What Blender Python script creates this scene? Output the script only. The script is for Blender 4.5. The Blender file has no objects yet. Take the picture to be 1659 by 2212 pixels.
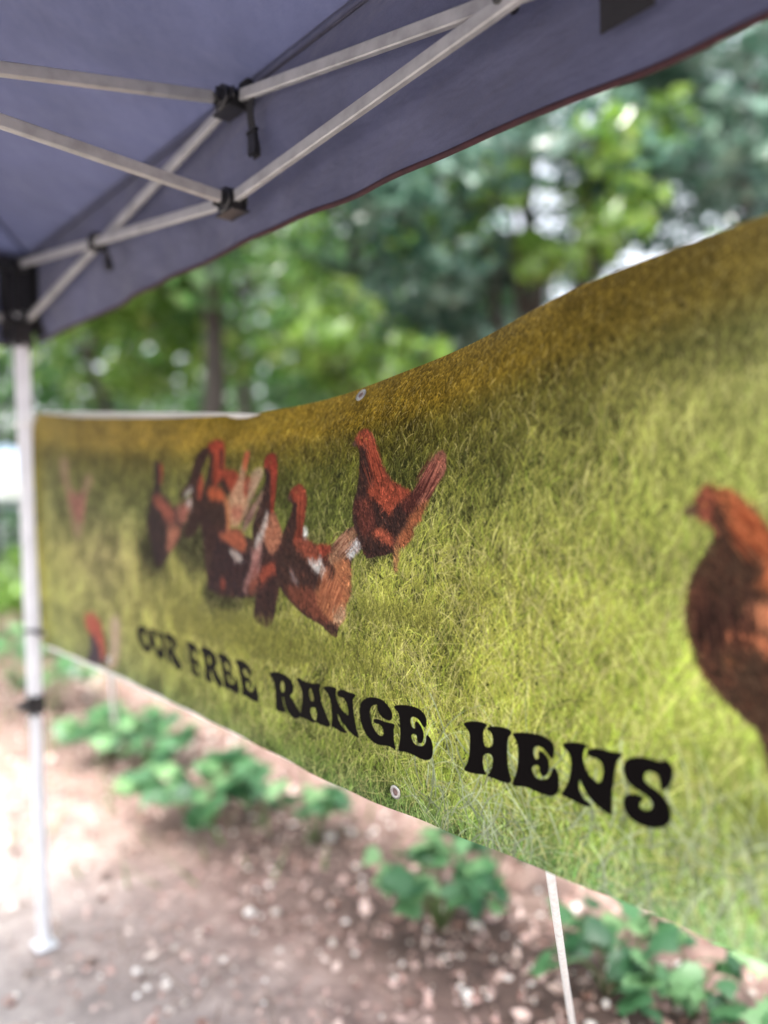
import bpy, bmesh, math, random
import numpy as np
from mathutils import Vector, Matrix

random.seed(11)
rs = np.random.default_rng(11)
R = math.radians
scene = bpy.context.scene
COL = scene.collection

# ---------------------------------------------------------------- camera
CAM_H = 1.39
PITCH, ROLL = .035, .021
F_ = Vector((0, math.cos(PITCH), -math.sin(PITCH)))
U0 = Vector((0, math.sin(PITCH), math.cos(PITCH)))
RT = Vector((1, 0, 0)) * math.cos(ROLL) - U0 * math.sin(ROLL)
UP = U0 * math.cos(ROLL) + Vector((1, 0, 0)) * math.sin(ROLL)
cd = bpy.data.cameras.new('camera')
cam = bpy.data.objects.new('camera', cd); COL.objects.link(cam)
m = Matrix((RT, UP, -F_)).transposed().to_4x4(); m.translation = (0, 0, CAM_H)
cam.matrix_world = m
cd.sensor_fit = 'HORIZONTAL'; cd.sensor_width = 36; cd.lens = 36 * 1600 / 1659
cd.clip_start = .05; cd.clip_end = 600
cd.dof.use_dof = True; cd.dof.focus_distance = 1.04
cd.dof.aperture_fstop = cd.lens / 1000 / .028
cd.dof.aperture_blades = 0
scene.camera = cam

# ---------------------------------------------------------------- daylight
SUN_EL, SUN_AZ = R(60), R(-145)           # azimuth from +Y towards +X: high behind the camera, so the tent shades banner and near ground
world = bpy.data.worlds.new('World'); scene.world = world; world.use_nodes = True
wn = world.node_tree.nodes; wl = world.node_tree.links
wn.clear()
sky = wn.new('ShaderNodeTexSky'); sky.sky_type = 'NISHITA'; sky.sun_disc = False
sky.sun_elevation = SUN_EL; sky.sun_rotation = SUN_AZ
sky.air_density = 1.0; sky.dust_density = 6.0; sky.ozone_density = 1.0
bg = wn.new('ShaderNodeBackground'); bg.inputs['Strength'].default_value = .15
wo = wn.new('ShaderNodeOutputWorld')
hz = wn.new('ShaderNodeHueSaturation'); hz.inputs['Saturation'].default_value = .32; hz.inputs['Value'].default_value = 1.45   # milky, hazy sky
wl.new(sky.outputs[0], hz.inputs['Color']); wl.new(hz.outputs[0], bg.inputs[0]); wl.new(bg.outputs[0], wo.inputs[0])
sd = bpy.data.lights.new('sun', 'SUN'); sd.energy = 1.15; sd.angle = R(10); sd.color = (1, .96, .88)
sun = bpy.data.objects.new('sun', sd); COL.objects.link(sun)
sdir = Vector((math.sin(SUN_AZ) * math.cos(SUN_EL), math.cos(SUN_AZ) * math.cos(SUN_EL), math.sin(SUN_EL)))
sun.rotation_euler = sdir.to_track_quat('Z', 'Y').to_euler(); sun.location = sdir * 30
scene.view_settings.view_transform = 'Standard'; scene.view_settings.look = 'None'
scene.view_settings.exposure = 1.76; scene.view_settings.gamma = 1; scene.view_settings.use_curve_mapping = False
scene.cycles.use_denoising = True
scene.cycles.max_bounces = 8; scene.cycles.transparent_max_bounces = 8
scene.cycles.sample_clamp_indirect = 6

# ---------------------------------------------------------------- helpers
def tag(o, label=None, cat=None, group=None, kind=None):
    if label: o['label'] = label
    if cat: o['category'] = cat
    if group: o['group'] = group
    if kind: o['kind'] = kind
    return o

def link(name, me, mat=None, parent=None, smooth=False):
    if mat and not me.materials: me.materials.append(mat)
    if smooth:
        me.polygons.foreach_set('use_smooth', [True] * len(me.polygons)); me.update()
    o = bpy.data.objects.new(name, me); COL.objects.link(o)
    if parent: o.parent = parent
    return o

def obj(name, bm, mat, parent=None, smooth=False):
    me = bpy.data.meshes.new(name); bm.normal_update(); bm.to_mesh(me); bm.free()
    return link(name, me, mat, parent, smooth)

def empty(name, loc=(0, 0, 0), rz=0):
    o = bpy.data.objects.new(name, None); COL.objects.link(o); o.location = loc; o.rotation_euler.z = rz
    o.empty_display_size = .1
    return o

def raw(name, verts, faces, mat, parent=None, smooth=False):
    """verts (n,3) array, faces (m,k) array of one size"""
    me = bpy.data.meshes.new(name)
    verts = np.asarray(verts, np.float32); faces = np.asarray(faces, np.int32)
    me.vertices.add(len(verts)); me.vertices.foreach_set('co', verts.ravel())
    k = faces.shape[1]
    me.loops.add(faces.size); me.loops.foreach_set('vertex_index', faces.ravel())
    me.polygons.add(len(faces)); me.polygons.foreach_set('loop_start', np.arange(0, faces.size, k, dtype=np.int32))
    me.polygons.foreach_set('loop_total', np.full(len(faces), k, np.int32))
    me.update(calc_edges=True); me.validate()
    return link(name, me, mat, parent, smooth)

def basis(a, b, up=Vector((0, 0, 1))):
    z = (b - a).normalized()
    x = z.cross(up)
    if x.length < 1e-4: x = Vector((1, 0, 0))
    x.normalize(); y = z.cross(x).normalized()
    return x, y, z

def add_bar(bm, a, b, w, h, bevel=.0012):
    """square tube of width w (sideways) and height h from a to b"""
    a, b = Vector(a), Vector(b); x, y, z = basis(a, b)
    vs = []
    c = bevel
    prof = [(-w/2+c, -h/2), (w/2-c, -h/2), (w/2, -h/2+c), (w/2, h/2-c), (w/2-c, h/2), (-w/2+c, h/2), (-w/2, h/2-c), (-w/2, -h/2+c)]
    r0 = [bm.verts.new(a + x * p + y * q) for p, q in prof]
    r1 = [bm.verts.new(b + x * p + y * q) for p, q in prof]
    for i in range(8): bm.faces.new((r0[i], r0[(i+1) % 8], r1[(i+1) % 8], r1[i]))
    bm.faces.new(r0[::-1]); bm.faces.new(r1)

def add_tube(bm, pts, rad, n=10, caps=True):
    rings = []
    pts = [Vector(p) for p in pts]
    for i, p in enumerate(pts):
        a = pts[max(0, i-1)]; b = pts[min(len(pts)-1, i+1)]
        x, y, z = basis(a, b)
        if rings:                                  # keep the frame from flipping
            px = prevx - z * prevx.dot(z)
            if px.length > 1e-4: x = px.normalized(); y = z.cross(x)
        prevx = x
        r = rad[i] if isinstance(rad, (list, tuple)) else rad
        rings.append([bm.verts.new(p + (x * math.cos(2*math.pi*k/n) + y * math.sin(2*math.pi*k/n)) * r) for k in range(n)])
    for a, b in zip(rings, rings[1:]):
        for k in range(n): bm.faces.new((a[k], a[(k+1) % n], b[(k+1) % n], b[k]))
    if caps: bm.faces.new(rings[0][::-1]); bm.faces.new(rings[-1])

def add_box(bm, c, ax, size, bevel=.003):
    """box centred at c with axes ax (three vectors) and size"""
    c = Vector(c)
    t = bmesh.new(); bmesh.ops.create_cube(t, size=1)
    for v in t.verts: v.co = Vector((v.co.x * size[0], v.co.y * size[1], v.co.z * size[2]))
    if bevel: bmesh.ops.bevel(t, geom=t.edges[:], offset=bevel, segments=2, affect='EDGES')
    mp = {}
    for v in t.verts: mp[v] = bm.verts.new(c + ax[0] * v.co.x + ax[1] * v.co.y + ax[2] * v.co.z)
    for f in t.faces: bm.faces.new([mp[v] for v in f.verts])
    t.free()

# ---------------------------------------------------------------- materials
class M:
    def __init__(s, name):
        s.m = bpy.data.materials.new(name); s.m.use_nodes = True
        s.n = s.m.node_tree.nodes; s.l = s.m.node_tree.links
        s.p = s.n['Principled BSDF']; s.out = s.n['Material Output']
    def node(s, t, **k):
        o = s.n.new(t)
        for a, b in k.items():
            if a in o.inputs.keys(): o.inputs[a].default_value = b
            else: setattr(o, a, b)
        return o
    def tex(s, scale, detail=4, rough=.55, coord='Object', stretch=None, dist=0):
        tc = s.node('ShaderNodeTexCoord'); mp = s.node('ShaderNodeMapping')
        if stretch: mp.inputs['Scale'].default_value = stretch
        s.l.new(tc.outputs[coord], mp.inputs[0])
        nz = s.node('ShaderNodeTexNoise', Scale=scale, Detail=detail, Roughness=rough, Distortion=dist)
        s.l.new(mp.outputs[0], nz.inputs['Vector'])
        return nz.outputs[0]
    def ramp(s, fac, stops):
        r = s.node('ShaderNodeValToRGB'); e = r.color_ramp.elements
        while len(e) < len(stops): e.new(.5)
        for q, (p, c) in zip(e, stops): q.position = p; q.color = (*c, 1)
        s.l.new(fac, r.inputs[0]); return r.outputs[0]
    def mix(s, fac, a, b, mode='MIX'):
        x = s.node('ShaderNodeMix', data_type='RGBA', blend_type=mode)
        for sock, v in ((x.inputs[0], fac), (x.inputs[6], a), (x.inputs[7], b)):
            if hasattr(v, 'node'): s.l.new(v, sock)
            elif isinstance(v, (int, float)): sock.default_value = v
            else: sock.default_value = (*v, 1)
        return x.outputs[2]
    def bump(s, fac, strength=.3, dist=.01):
        b = s.node('ShaderNodeBump', Strength=strength, Distance=dist)
        s.l.new(fac, b.inputs['Height']); s.l.new(b.outputs[0], s.p.inputs['Normal']); return b.outputs[0]
    def base(s, c):
        if hasattr(c, 'node'): s.l.new(c, s.p.inputs['Base Color'])
        else: s.p.inputs['Base Color'].default_value = (*c, 1)
    def set(s, **k):
        for a, b in k.items(): s.p.inputs[a.replace('_', ' ')].default_value = b
    def translucent(s, fac, color):
        t = s.node('ShaderNodeBsdfTranslucent'); mx = s.node('ShaderNodeMixShader'); mx.inputs[0].default_value = fac
        if hasattr(color, 'node'): s.l.new(color, t.inputs[0])
        else: t.inputs[0].default_value = (*color, 1)
        s.l.new(s.p.outputs[0], mx.inputs[1]); s.l.new(t.outputs[0], mx.inputs[2]); s.l.new(mx.outputs[0], s.out.inputs[0])

def simple(name, c1, c2, scale=30, rough=.5, metal=0, bump=.1):
    q = M(name); nz = q.tex(scale); q.base(q.ramp(nz, [(.3, c1), (.7, c2)])); q.set(Roughness=rough, Metallic=metal)
    if bump: q.bump(nz, bump, .002)
    return q.m

white_steel = simple('white_powder_steel', (.58, .59, .62), (.68, .69, .72), 14, .35, 0, .04)
bar_steel = M('grey_truss_steel')
nz = bar_steel.tex(26, 5); bar_steel.base(bar_steel.ramp(nz, [(.28, (.27, .27, .268)), (.5, (.37, .37, .368)), (.75, (.45, .45, .448))])); bar_steel.set(Roughness=.42, Metallic=.25); bar_steel.bump(nz, .08, .002); bar_steel = bar_steel.m
black_plastic = simple('black_plastic', (.008, .008, .009), (.02, .02, .022), 60, .38, 0, .1)
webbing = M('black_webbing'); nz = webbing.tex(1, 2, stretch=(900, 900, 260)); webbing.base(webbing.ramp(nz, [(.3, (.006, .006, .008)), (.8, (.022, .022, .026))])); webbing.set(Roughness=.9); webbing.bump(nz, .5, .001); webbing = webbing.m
bolt_steel = simple('bolt_steel', (.35, .34, .33), (.6, .6, .58), 80, .3, .9, .05)
white_cord = simple('white_cord', (.62, .62, .60), (.82, .82, .80), 120, .7, 0, .3)

def fabric_material(name, c1, c2, tr):
    q = M(name)
    big = q.tex(3.2, 5, .6); stain = q.tex(5, 6, .6)
    weave = q.tex(1, 1, stretch=(1400, 1400, 1400))
    c = q.mix(.55, q.ramp(big, [(.3, c1), (.7, c2)]), q.ramp(stain, [(.35, tuple(v * .72 for v in c1)), (.6, c2)]))
    c = q.mix(.12, c, q.ramp(weave, [(.35, (.01, .01, .02)), (.65, (.35, .35, .5))]))
    q.base(c); q.set(Roughness=.75); q.p.inputs['Sheen Weight'].default_value = .25
    b = q.tex(4, 4, .5, dist=0, stretch=(1, 1, 2.2)); q.bump(b, .8, .04)
    q.translucent(tr, c)
    return q.m
roof_cloth = fabric_material('roof_fabric', (.034, .041, .092), (.055, .062, .126), .21)
valance_cloth = fabric_material('valance_fabric', (.038, .044, .090), (.066, .074, .142), .20)
maroon_trim = simple('maroon_binding', (.022, .005, .008), (.045, .010, .014), 90, .8, 0, .4)
seam_cloth = simple('seam_tape', (.03, .03, .05), (.06, .06, .09), 60, .8, 0, .3)

# height of the banner's top and bottom edge along its length (m)
TOP = [(0.0, 1.636), (.016, 1.630), (.35, 1.588), (.736, 1.555), (.956, 1.538), (1.201, 1.528), (1.343, 1.529), (1.487, 1.541), (1.662, 1.571), (1.786, 1.598), (1.912, 1.622), (2.014, 1.637), (2.082, 1.644), (2.25, 1.650), (2.40, 1.650)]
BOT = [(0, .935), (.063, .938), (.527, .942), (.917, .931), (1.17, .923), (1.442, .912), (1.636, .919), (1.836, .926), (1.959, .930), (2.08, .930), (2.4, .934)]
LETTERS = [[[1248.7,1063.1,1255.0,1066.9,1265.5,1069.3,1281.0,1071.0,1297.7,1070.2,1310.7,1066.8,1319.5,1061.7,1322.9,1054.7,1322.1,1047.9,1317.8,1041.3,1311.9,1036.3,1318.9,1031.0,1325.1,1024.7,1331.3,1018.4,1338.2,1013.0,1338.8,1008.6,1333.8,1003.3,1324.0,999.2,1314.3,999.5,1306.3,1003.0,1300.7,1006.1,1296.8,1012.1,1293.0,1020.0,1289.2,1029.9,1287.7,1024.8,1289.4,1015.4,1295.6,1005.1,1279.5,1001.6,1269.3,1001.4,1262.6,1004.9,1264.4,1014.2,1264.4,1026.0,1264.1,1038.8,1262.0,1048.2,1258.8,1054.5,1251.2,1059.1],[1288.0,1057.6,1284.4,1052.3,1283.2,1045.3,1285.5,1039.9,1289.9,1037.6,1293.9,1041.5,1295.4,1047.6,1293.7,1054.0,1291.3,1057.5]],[[1333.4,1069.4,1339.9,1072.4,1349.2,1070.4,1363.1,1069.2,1379.9,1070.4,1394.9,1073.2,1400.0,1071.4,1397.8,1064.2,1398.6,1054.3,1400.5,1045.6,1405.2,1035.7,1410.7,1026.0,1416.2,1018.2,1420.5,1011.9,1417.9,1007.7,1408.4,1005.6,1395.2,1005.3,1384.1,1006.5,1381.1,1006.3,1372.7,1003.9,1363.6,1004.7,1351.2,1005.7,1338.7,1005.3,1337.3,1011.1,1340.7,1015.6,1344.3,1026.7,1347.1,1038.6,1346.8,1049.8,1343.9,1055.8,1339.4,1061.5,1334.9,1066.4],[1371.2,1060.7,1368.0,1055.7,1367.3,1050.0,1369.0,1043.9,1373.4,1040.1,1378.0,1040.9,1379.2,1045.0,1378.4,1052.2,1375.6,1058.1,1372.7,1060.8],[1370.6,1028.0,1376.8,1029.8,1382.8,1030.6,1384.9,1025.0,1385.1,1018.6,1383.6,1011.9,1380.8,1009.0,1376.0,1010.2,1370.9,1014.6,1368.8,1020.7]],[[1407.9,1067.9,1412.4,1071.3,1424.0,1074.0,1435.4,1074.8,1441.2,1073.3,1439.9,1066.0,1439.7,1058.8,1442.9,1051.5,1449.5,1044.1,1457.6,1039.6,1467.0,1036.4,1468.3,1041.9,1466.8,1050.3,1463.7,1056.6,1458.4,1061.7,1450.2,1062.2,1444.0,1062.8,1442.3,1066.4,1446.4,1071.2,1456.1,1074.2,1465.6,1074.0,1476.4,1073.5,1470.5,1073.0,1480.5,1073.7,1486.8,1072.9,1486.0,1069.5,1481.6,1065.5,1480.4,1057.8,1481.0,1046.0,1482.7,1033.5,1485.1,1021.1,1488.9,1009.1,1490.2,1006.7,1481.0,1006.8,1472.6,1009.9,1464.1,1013.5,1457.1,1019.4,1449.9,1022.6,1440.8,1033.4,1442.0,1026.5,1445.9,1019.4,1452.6,1013.9,1461.3,1009.3,1457.8,1006.5,1446.8,1005.9,1434.3,1007.9,1423.7,1010.0,1425.0,1018.3,1425.9,1029.3,1425.9,1041.8,1423.9,1052.1,1419.9,1059.4,1413.6,1064.5]],[[1495.1,1049.0,1496.5,1056.6,1500.4,1063.8,1508.2,1070.3,1517.8,1074.6,1528.6,1076.8,1539.2,1077.4,1548.2,1076.1,1555.8,1072.4,1562.0,1067.6,1565.7,1063.1,1566.8,1057.3,1564.7,1051.6,1558.9,1048.7,1550.0,1049.2,1543.6,1051.3,1538.5,1055.5,1535.4,1061.1,1535.5,1066.9,1532.2,1066.8,1525.5,1063.9,1520.7,1058.9,1518.4,1052.1,1518.5,1045.0,1520.7,1038.3,1523.8,1031.8,1528.3,1026.6,1533.5,1022.9,1538.7,1021.4,1544.0,1022.7,1546.7,1026.4,1546.2,1031.6,1543.1,1036.2,1537.9,1038.6,1531.3,1038.1,1526.1,1039.5,1526.2,1042.6,1531.5,1045.0,1540.8,1045.6,1549.8,1044.8,1560.1,1045.3,1569.0,1045.6,1570.8,1043.8,1568.5,1037.6,1568.2,1029.7,1568.2,1021.0,1569.3,1014.3,1570.3,1007.2,1565.3,1009.0,1555.2,1010.0,1544.8,1008.4,1533.0,1006.7,1522.4,1008.1,1513.1,1012.2,1506.4,1016.9,1501.2,1023.9,1497.3,1031.2,1495.1,1039.8]],[[1571.0,1071.6,1576.1,1074.4,1586.0,1077.0,1598.2,1078.7,1610.2,1079.3,1620.8,1078.2,1627.7,1074.6,1632.7,1069.9,1634.1,1063.6,1633.0,1057.5,1630.0,1054.3,1627.2,1055.4,1623.8,1058.8,1620.4,1062.2,1614.6,1064.7,1608.6,1064.8,1604.4,1062.0,1603.1,1057.5,1604.1,1052.6,1607.0,1049.1,1611.1,1048.3,1612.4,1052.0,1612.0,1056.1,1615.0,1059.3,1620.2,1057.1,1624.8,1052.3,1627.5,1046.3,1627.9,1039.7,1625.4,1033.2,1621.2,1029.7,1617.1,1030.4,1614.9,1034.0,1615.0,1038.3,1612.1,1040.5,1606.7,1039.7,1604.0,1036.5,1604.7,1031.6,1608.2,1027.3,1614.1,1025.0,1621.7,1025.6,1628.2,1028.9,1631.8,1034.8,1632.5,1040.8,1634.9,1044.3,1638.3,1043.0,1641.6,1039.7,1643.7,1033.6,1644.5,1026.3,1643.4,1018.6,1639.8,1012.7,1631.7,1008.8,1621.2,1007.9,1610.7,1009.3,1599.9,1010.4,1590.2,1010.1,1577.9,1008.2,1577.3,1012.0,1580.1,1022.2,1582.0,1033.0,1582.0,1045.1,1581.5,1057.0,1578.9,1065.1,1574.0,1068.3]],[[921.8,1069.3,934.3,1073.2,948.8,1073.1,965.2,1069.8,976.6,1063.5,980.3,1056.0,978.0,1048.8,970.9,1047.7,968.9,1052.0,963.3,1058.0,955.0,1057.9,952.2,1051.7,955.4,1045.2,963.5,1041.9,975.3,1042.7,983.1,1035.9,983.8,1029.2,977.7,1024.8,973.2,1027.4,967.7,1033.4,960.7,1034.5,959.1,1027.4,964.6,1021.4,973.6,1014.9,983.7,1008.7,970.8,1007.5,956.6,1007.9,947.2,1010.3,944.2,1020.2,940.3,1033.5,937.5,1047.1,932.2,1059.1,926.4,1065.2]],[[985.0,1067.0,993.3,1070.7,1007.1,1073.5,1022.9,1073.2,1038.2,1070.0,1048.8,1064.4,1054.4,1056.5,1054.8,1047.8,1050.7,1040.5,1048.4,1037.9,1055.5,1030.3,1065.8,1022.2,1074.0,1017.1,1075.8,1010.9,1071.2,1004.1,1061.6,1004.4,1052.1,1008.7,1041.6,1015.7,1035.5,1023.5,1031.5,1030.6,1028.1,1028.9,1028.7,1021.2,1032.7,1014.1,1039.1,1009.1,1025.6,1006.6,1012.2,1007.0,1004.5,1010.1,1006.3,1021.7,1004.8,1035.0,1001.1,1047.9,995.9,1057.3,989.4,1063.1],[1022.0,1058.6,1018.3,1053.0,1019.1,1046.3,1023.3,1042.0,1027.7,1041.6,1030.2,1047.1,1028.4,1053.4,1025.3,1058.0]],[[1058.7,1066.5,1070.7,1070.6,1085.5,1071.2,1099.9,1068.1,1109.8,1062.2,1114.5,1054.4,1116.2,1048.3,1111.9,1044.4,1106.1,1049.8,1100.2,1055.3,1093.1,1057.9,1087.7,1055.4,1088.4,1049.0,1094.4,1043.5,1101.5,1041.5,1104.8,1046.4,1110.7,1042.0,1115.5,1036.5,1117.2,1029.3,1114.9,1024.6,1108.8,1025.6,1107.1,1031.8,1102.1,1034.6,1095.9,1033.0,1096.5,1026.6,1103.4,1020.4,1112.5,1018.3,1120.8,1020.9,1124.1,1027.4,1124.5,1034.9,1130.4,1032.7,1136.1,1026.4,1138.6,1018.4,1138.8,1010.0,1135.9,1005.2,1124.9,1004.1,1112.8,1005.5,1096.5,1007.2,1082.9,1006.3,1081.4,1017.4,1079.0,1031.1,1074.6,1046.7,1068.9,1058.8,1062.8,1064.4]],[[1127.1,1065.0,1136.3,1068.9,1150.2,1070.8,1165.7,1069.2,1176.9,1064.8,1185.1,1058.0,1188.5,1050.3,1185.4,1045.7,1178.1,1050.6,1171.7,1055.7,1164.1,1057.3,1158.2,1054.4,1158.8,1048.3,1165.3,1043.2,1172.0,1042.8,1177.7,1043.3,1183.2,1038.1,1186.5,1030.5,1185.3,1025.1,1179.6,1024.0,1177.1,1029.8,1174.4,1034.4,1167.7,1034.2,1166.4,1027.8,1170.9,1021.4,1179.3,1017.8,1187.9,1019.4,1192.9,1026.6,1194.2,1034.0,1199.7,1031.9,1204.9,1025.8,1208.1,1016.2,1207.7,1008.0,1202.9,1003.0,1190.8,1002.0,1175.7,1003.6,1160.5,1005.8,1150.7,1005.5,1150.4,1017.5,1148.2,1031.7,1143.0,1045.5,1137.7,1057.2,1132.0,1062.6]],[[675.1,1065.7,685.9,1074.1,704.3,1077.3,725.9,1074.1,742.8,1065.2,753.5,1053.2,756.3,1040.1,749.6,1027.2,733.7,1020.5,716.0,1021.3,700.6,1027.6,687.4,1040.4,678.2,1053.1],[705.2,1062.8,715.2,1063.3,726.5,1055.4,733.4,1043.5,730.9,1035.5,721.3,1038.4,710.2,1048.8]],[[739.6,1074.2,757.2,1077.7,774.1,1075.3,771.4,1064.1,774.3,1052.8,781.1,1042.0,789.9,1035.0,797.6,1039.5,796.6,1050.9,790.0,1062.5,783.2,1071.5,781.6,1075.5,794.7,1076.4,810.9,1072.8,815.6,1061.9,818.2,1047.5,819.1,1034.5,816.5,1022.6,806.9,1016.1,792.2,1016.2,777.8,1022.3,765.3,1033.0,758.6,1045.5,753.9,1059.1,748.8,1067.7]],[[816.3,1071.9,827.5,1077.9,848.8,1076.3,864.2,1071.9,873.1,1063.6,873.3,1054.0,864.0,1043.8,870.5,1037.6,885.3,1028.7,898.2,1018.9,899.4,1011.2,885.5,1005.6,868.7,1010.0,857.0,1017.7,848.9,1026.9,844.1,1033.5,842.1,1029.9,845.0,1020.6,848.1,1015.4,834.0,1015.6,825.3,1019.1,826.2,1032.3,825.5,1048.6,822.9,1062.9],[840.8,1063.8,836.9,1058.4,839.9,1050.7,846.6,1045.2,852.3,1050.9,849.4,1059.4]],[[1700.6,1074.5,1708.0,1078.7,1720.8,1082.0,1733.2,1083.0,1738.6,1080.8,1735.1,1076.1,1732.5,1068.8,1732.8,1060.2,1735.6,1053.6,1741.2,1052.7,1746.9,1057.0,1748.7,1063.1,1747.6,1069.5,1744.1,1074.4,1739.2,1076.1,1741.8,1079.2,1752.7,1082.5,1766.9,1083.9,1776.2,1082.3,1776.6,1078.3,1772.5,1072.7,1770.7,1061.9,1770.9,1048.9,1771.8,1036.0,1774.7,1027.4,1776.7,1021.5,1773.8,1016.3,1764.4,1014.8,1751.3,1015.2,1739.7,1015.8,1741.7,1019.2,1745.5,1025.1,1747.4,1033.2,1747.5,1040.9,1744.7,1044.9,1737.4,1044.0,1732.8,1040.0,1731.7,1032.9,1732.5,1025.4,1734.9,1020.2,1736.8,1016.9,1728.1,1014.9,1714.2,1012.6,1701.3,1012.6,1700.9,1015.8,1705.4,1023.0,1709.0,1034.8,1710.4,1048.9,1710.6,1060.7,1707.7,1067.9]],[[1779.1,1078.5,1785.4,1081.9,1798.9,1085.0,1814.3,1086.9,1827.1,1085.8,1836.6,1081.9,1839.6,1075.6,1838.4,1065.5,1836.3,1062.9,1833.1,1064.2,1827.9,1069.1,1821.6,1072.8,1814.1,1072.2,1810.1,1068.1,1810.2,1061.8,1812.1,1056.9,1816.0,1057.0,1817.7,1060.2,1817.2,1064.9,1820.4,1067.5,1826.8,1065.2,1831.4,1059.3,1832.5,1051.5,1830.3,1043.8,1825.3,1038.8,1821.1,1039.4,1819.0,1043.4,1818.0,1048.5,1813.7,1049.1,1808.8,1046.0,1808.3,1040.4,1812.3,1034.6,1819.9,1033.2,1828.5,1036.1,1833.8,1042.1,1836.0,1048.1,1839.6,1052.6,1843.3,1050.1,1845.9,1043.7,1846.2,1033.2,1844.0,1024.6,1836.6,1018.3,1826.0,1016.6,1810.9,1017.5,1797.7,1018.2,1780.7,1015.1,1780.1,1021.5,1783.9,1030.0,1786.4,1041.8,1787.6,1056.9,1786.2,1067.7,1782.9,1074.2]],[[1850.4,1082.7,1856.1,1086.4,1868.2,1089.7,1878.0,1090.7,1883.4,1089.2,1879.8,1084.0,1878.2,1075.0,1880.6,1065.4,1885.3,1058.2,1891.9,1053.3,1898.5,1051.4,1902.3,1056.2,1903.9,1065.0,1902.5,1073.0,1897.9,1077.7,1889.4,1078.0,1883.1,1079.7,1884.7,1084.4,1892.4,1088.9,1902.7,1090.2,1915.6,1090.6,1926.4,1091.7,1926.4,1088.5,1921.8,1082.3,1919.0,1072.5,1917.4,1060.5,1915.4,1045.0,1914.9,1029.9,1914.4,1020.6,1907.4,1020.9,1900.0,1023.6,1891.6,1027.7,1884.0,1034.0,1878.3,1041.7,1874.1,1048.2,1873.0,1039.3,1876.2,1031.6,1882.0,1026.5,1888.3,1024.2,1884.8,1020.2,1875.1,1020.1,1863.2,1021.7,1850.1,1023.8,1852.2,1028.8,1857.5,1038.2,1861.3,1051.5,1862.2,1063.9,1861.0,1072.3,1856.0,1078.0]],[[1928.4,1076.7,1930.8,1083.9,1937.0,1089.1,1947.4,1093.1,1957.6,1094.5,1965.9,1094.0,1972.5,1094.7,1977.4,1097.6,1981.4,1095.5,1985.1,1090.6,1984.5,1081.1,1981.3,1072.4,1976.4,1066.0,1972.3,1065.9,1971.0,1071.0,1969.1,1078.4,1964.2,1080.9,1957.5,1080.2,1953.2,1075.5,1954.0,1069.3,1959.9,1065.4,1967.3,1062.9,1974.7,1058.7,1980.3,1051.9,1983.1,1043.4,1981.8,1033.6,1975.2,1026.7,1965.3,1022.1,1953.5,1020.3,1941.5,1022.0,1933.7,1026.8,1929.3,1034.4,1929.4,1041.8,1933.9,1048.1,1941.8,1051.3,1948.7,1051.4,1952.9,1049.0,1949.0,1044.6,1948.9,1038.9,1953.7,1037.5,1959.6,1039.9,1962.5,1044.0,1961.9,1048.5,1957.2,1052.7,1948.7,1055.8,1940.2,1058.9,1933.2,1063.4,1929.2,1070.4]]]
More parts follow.
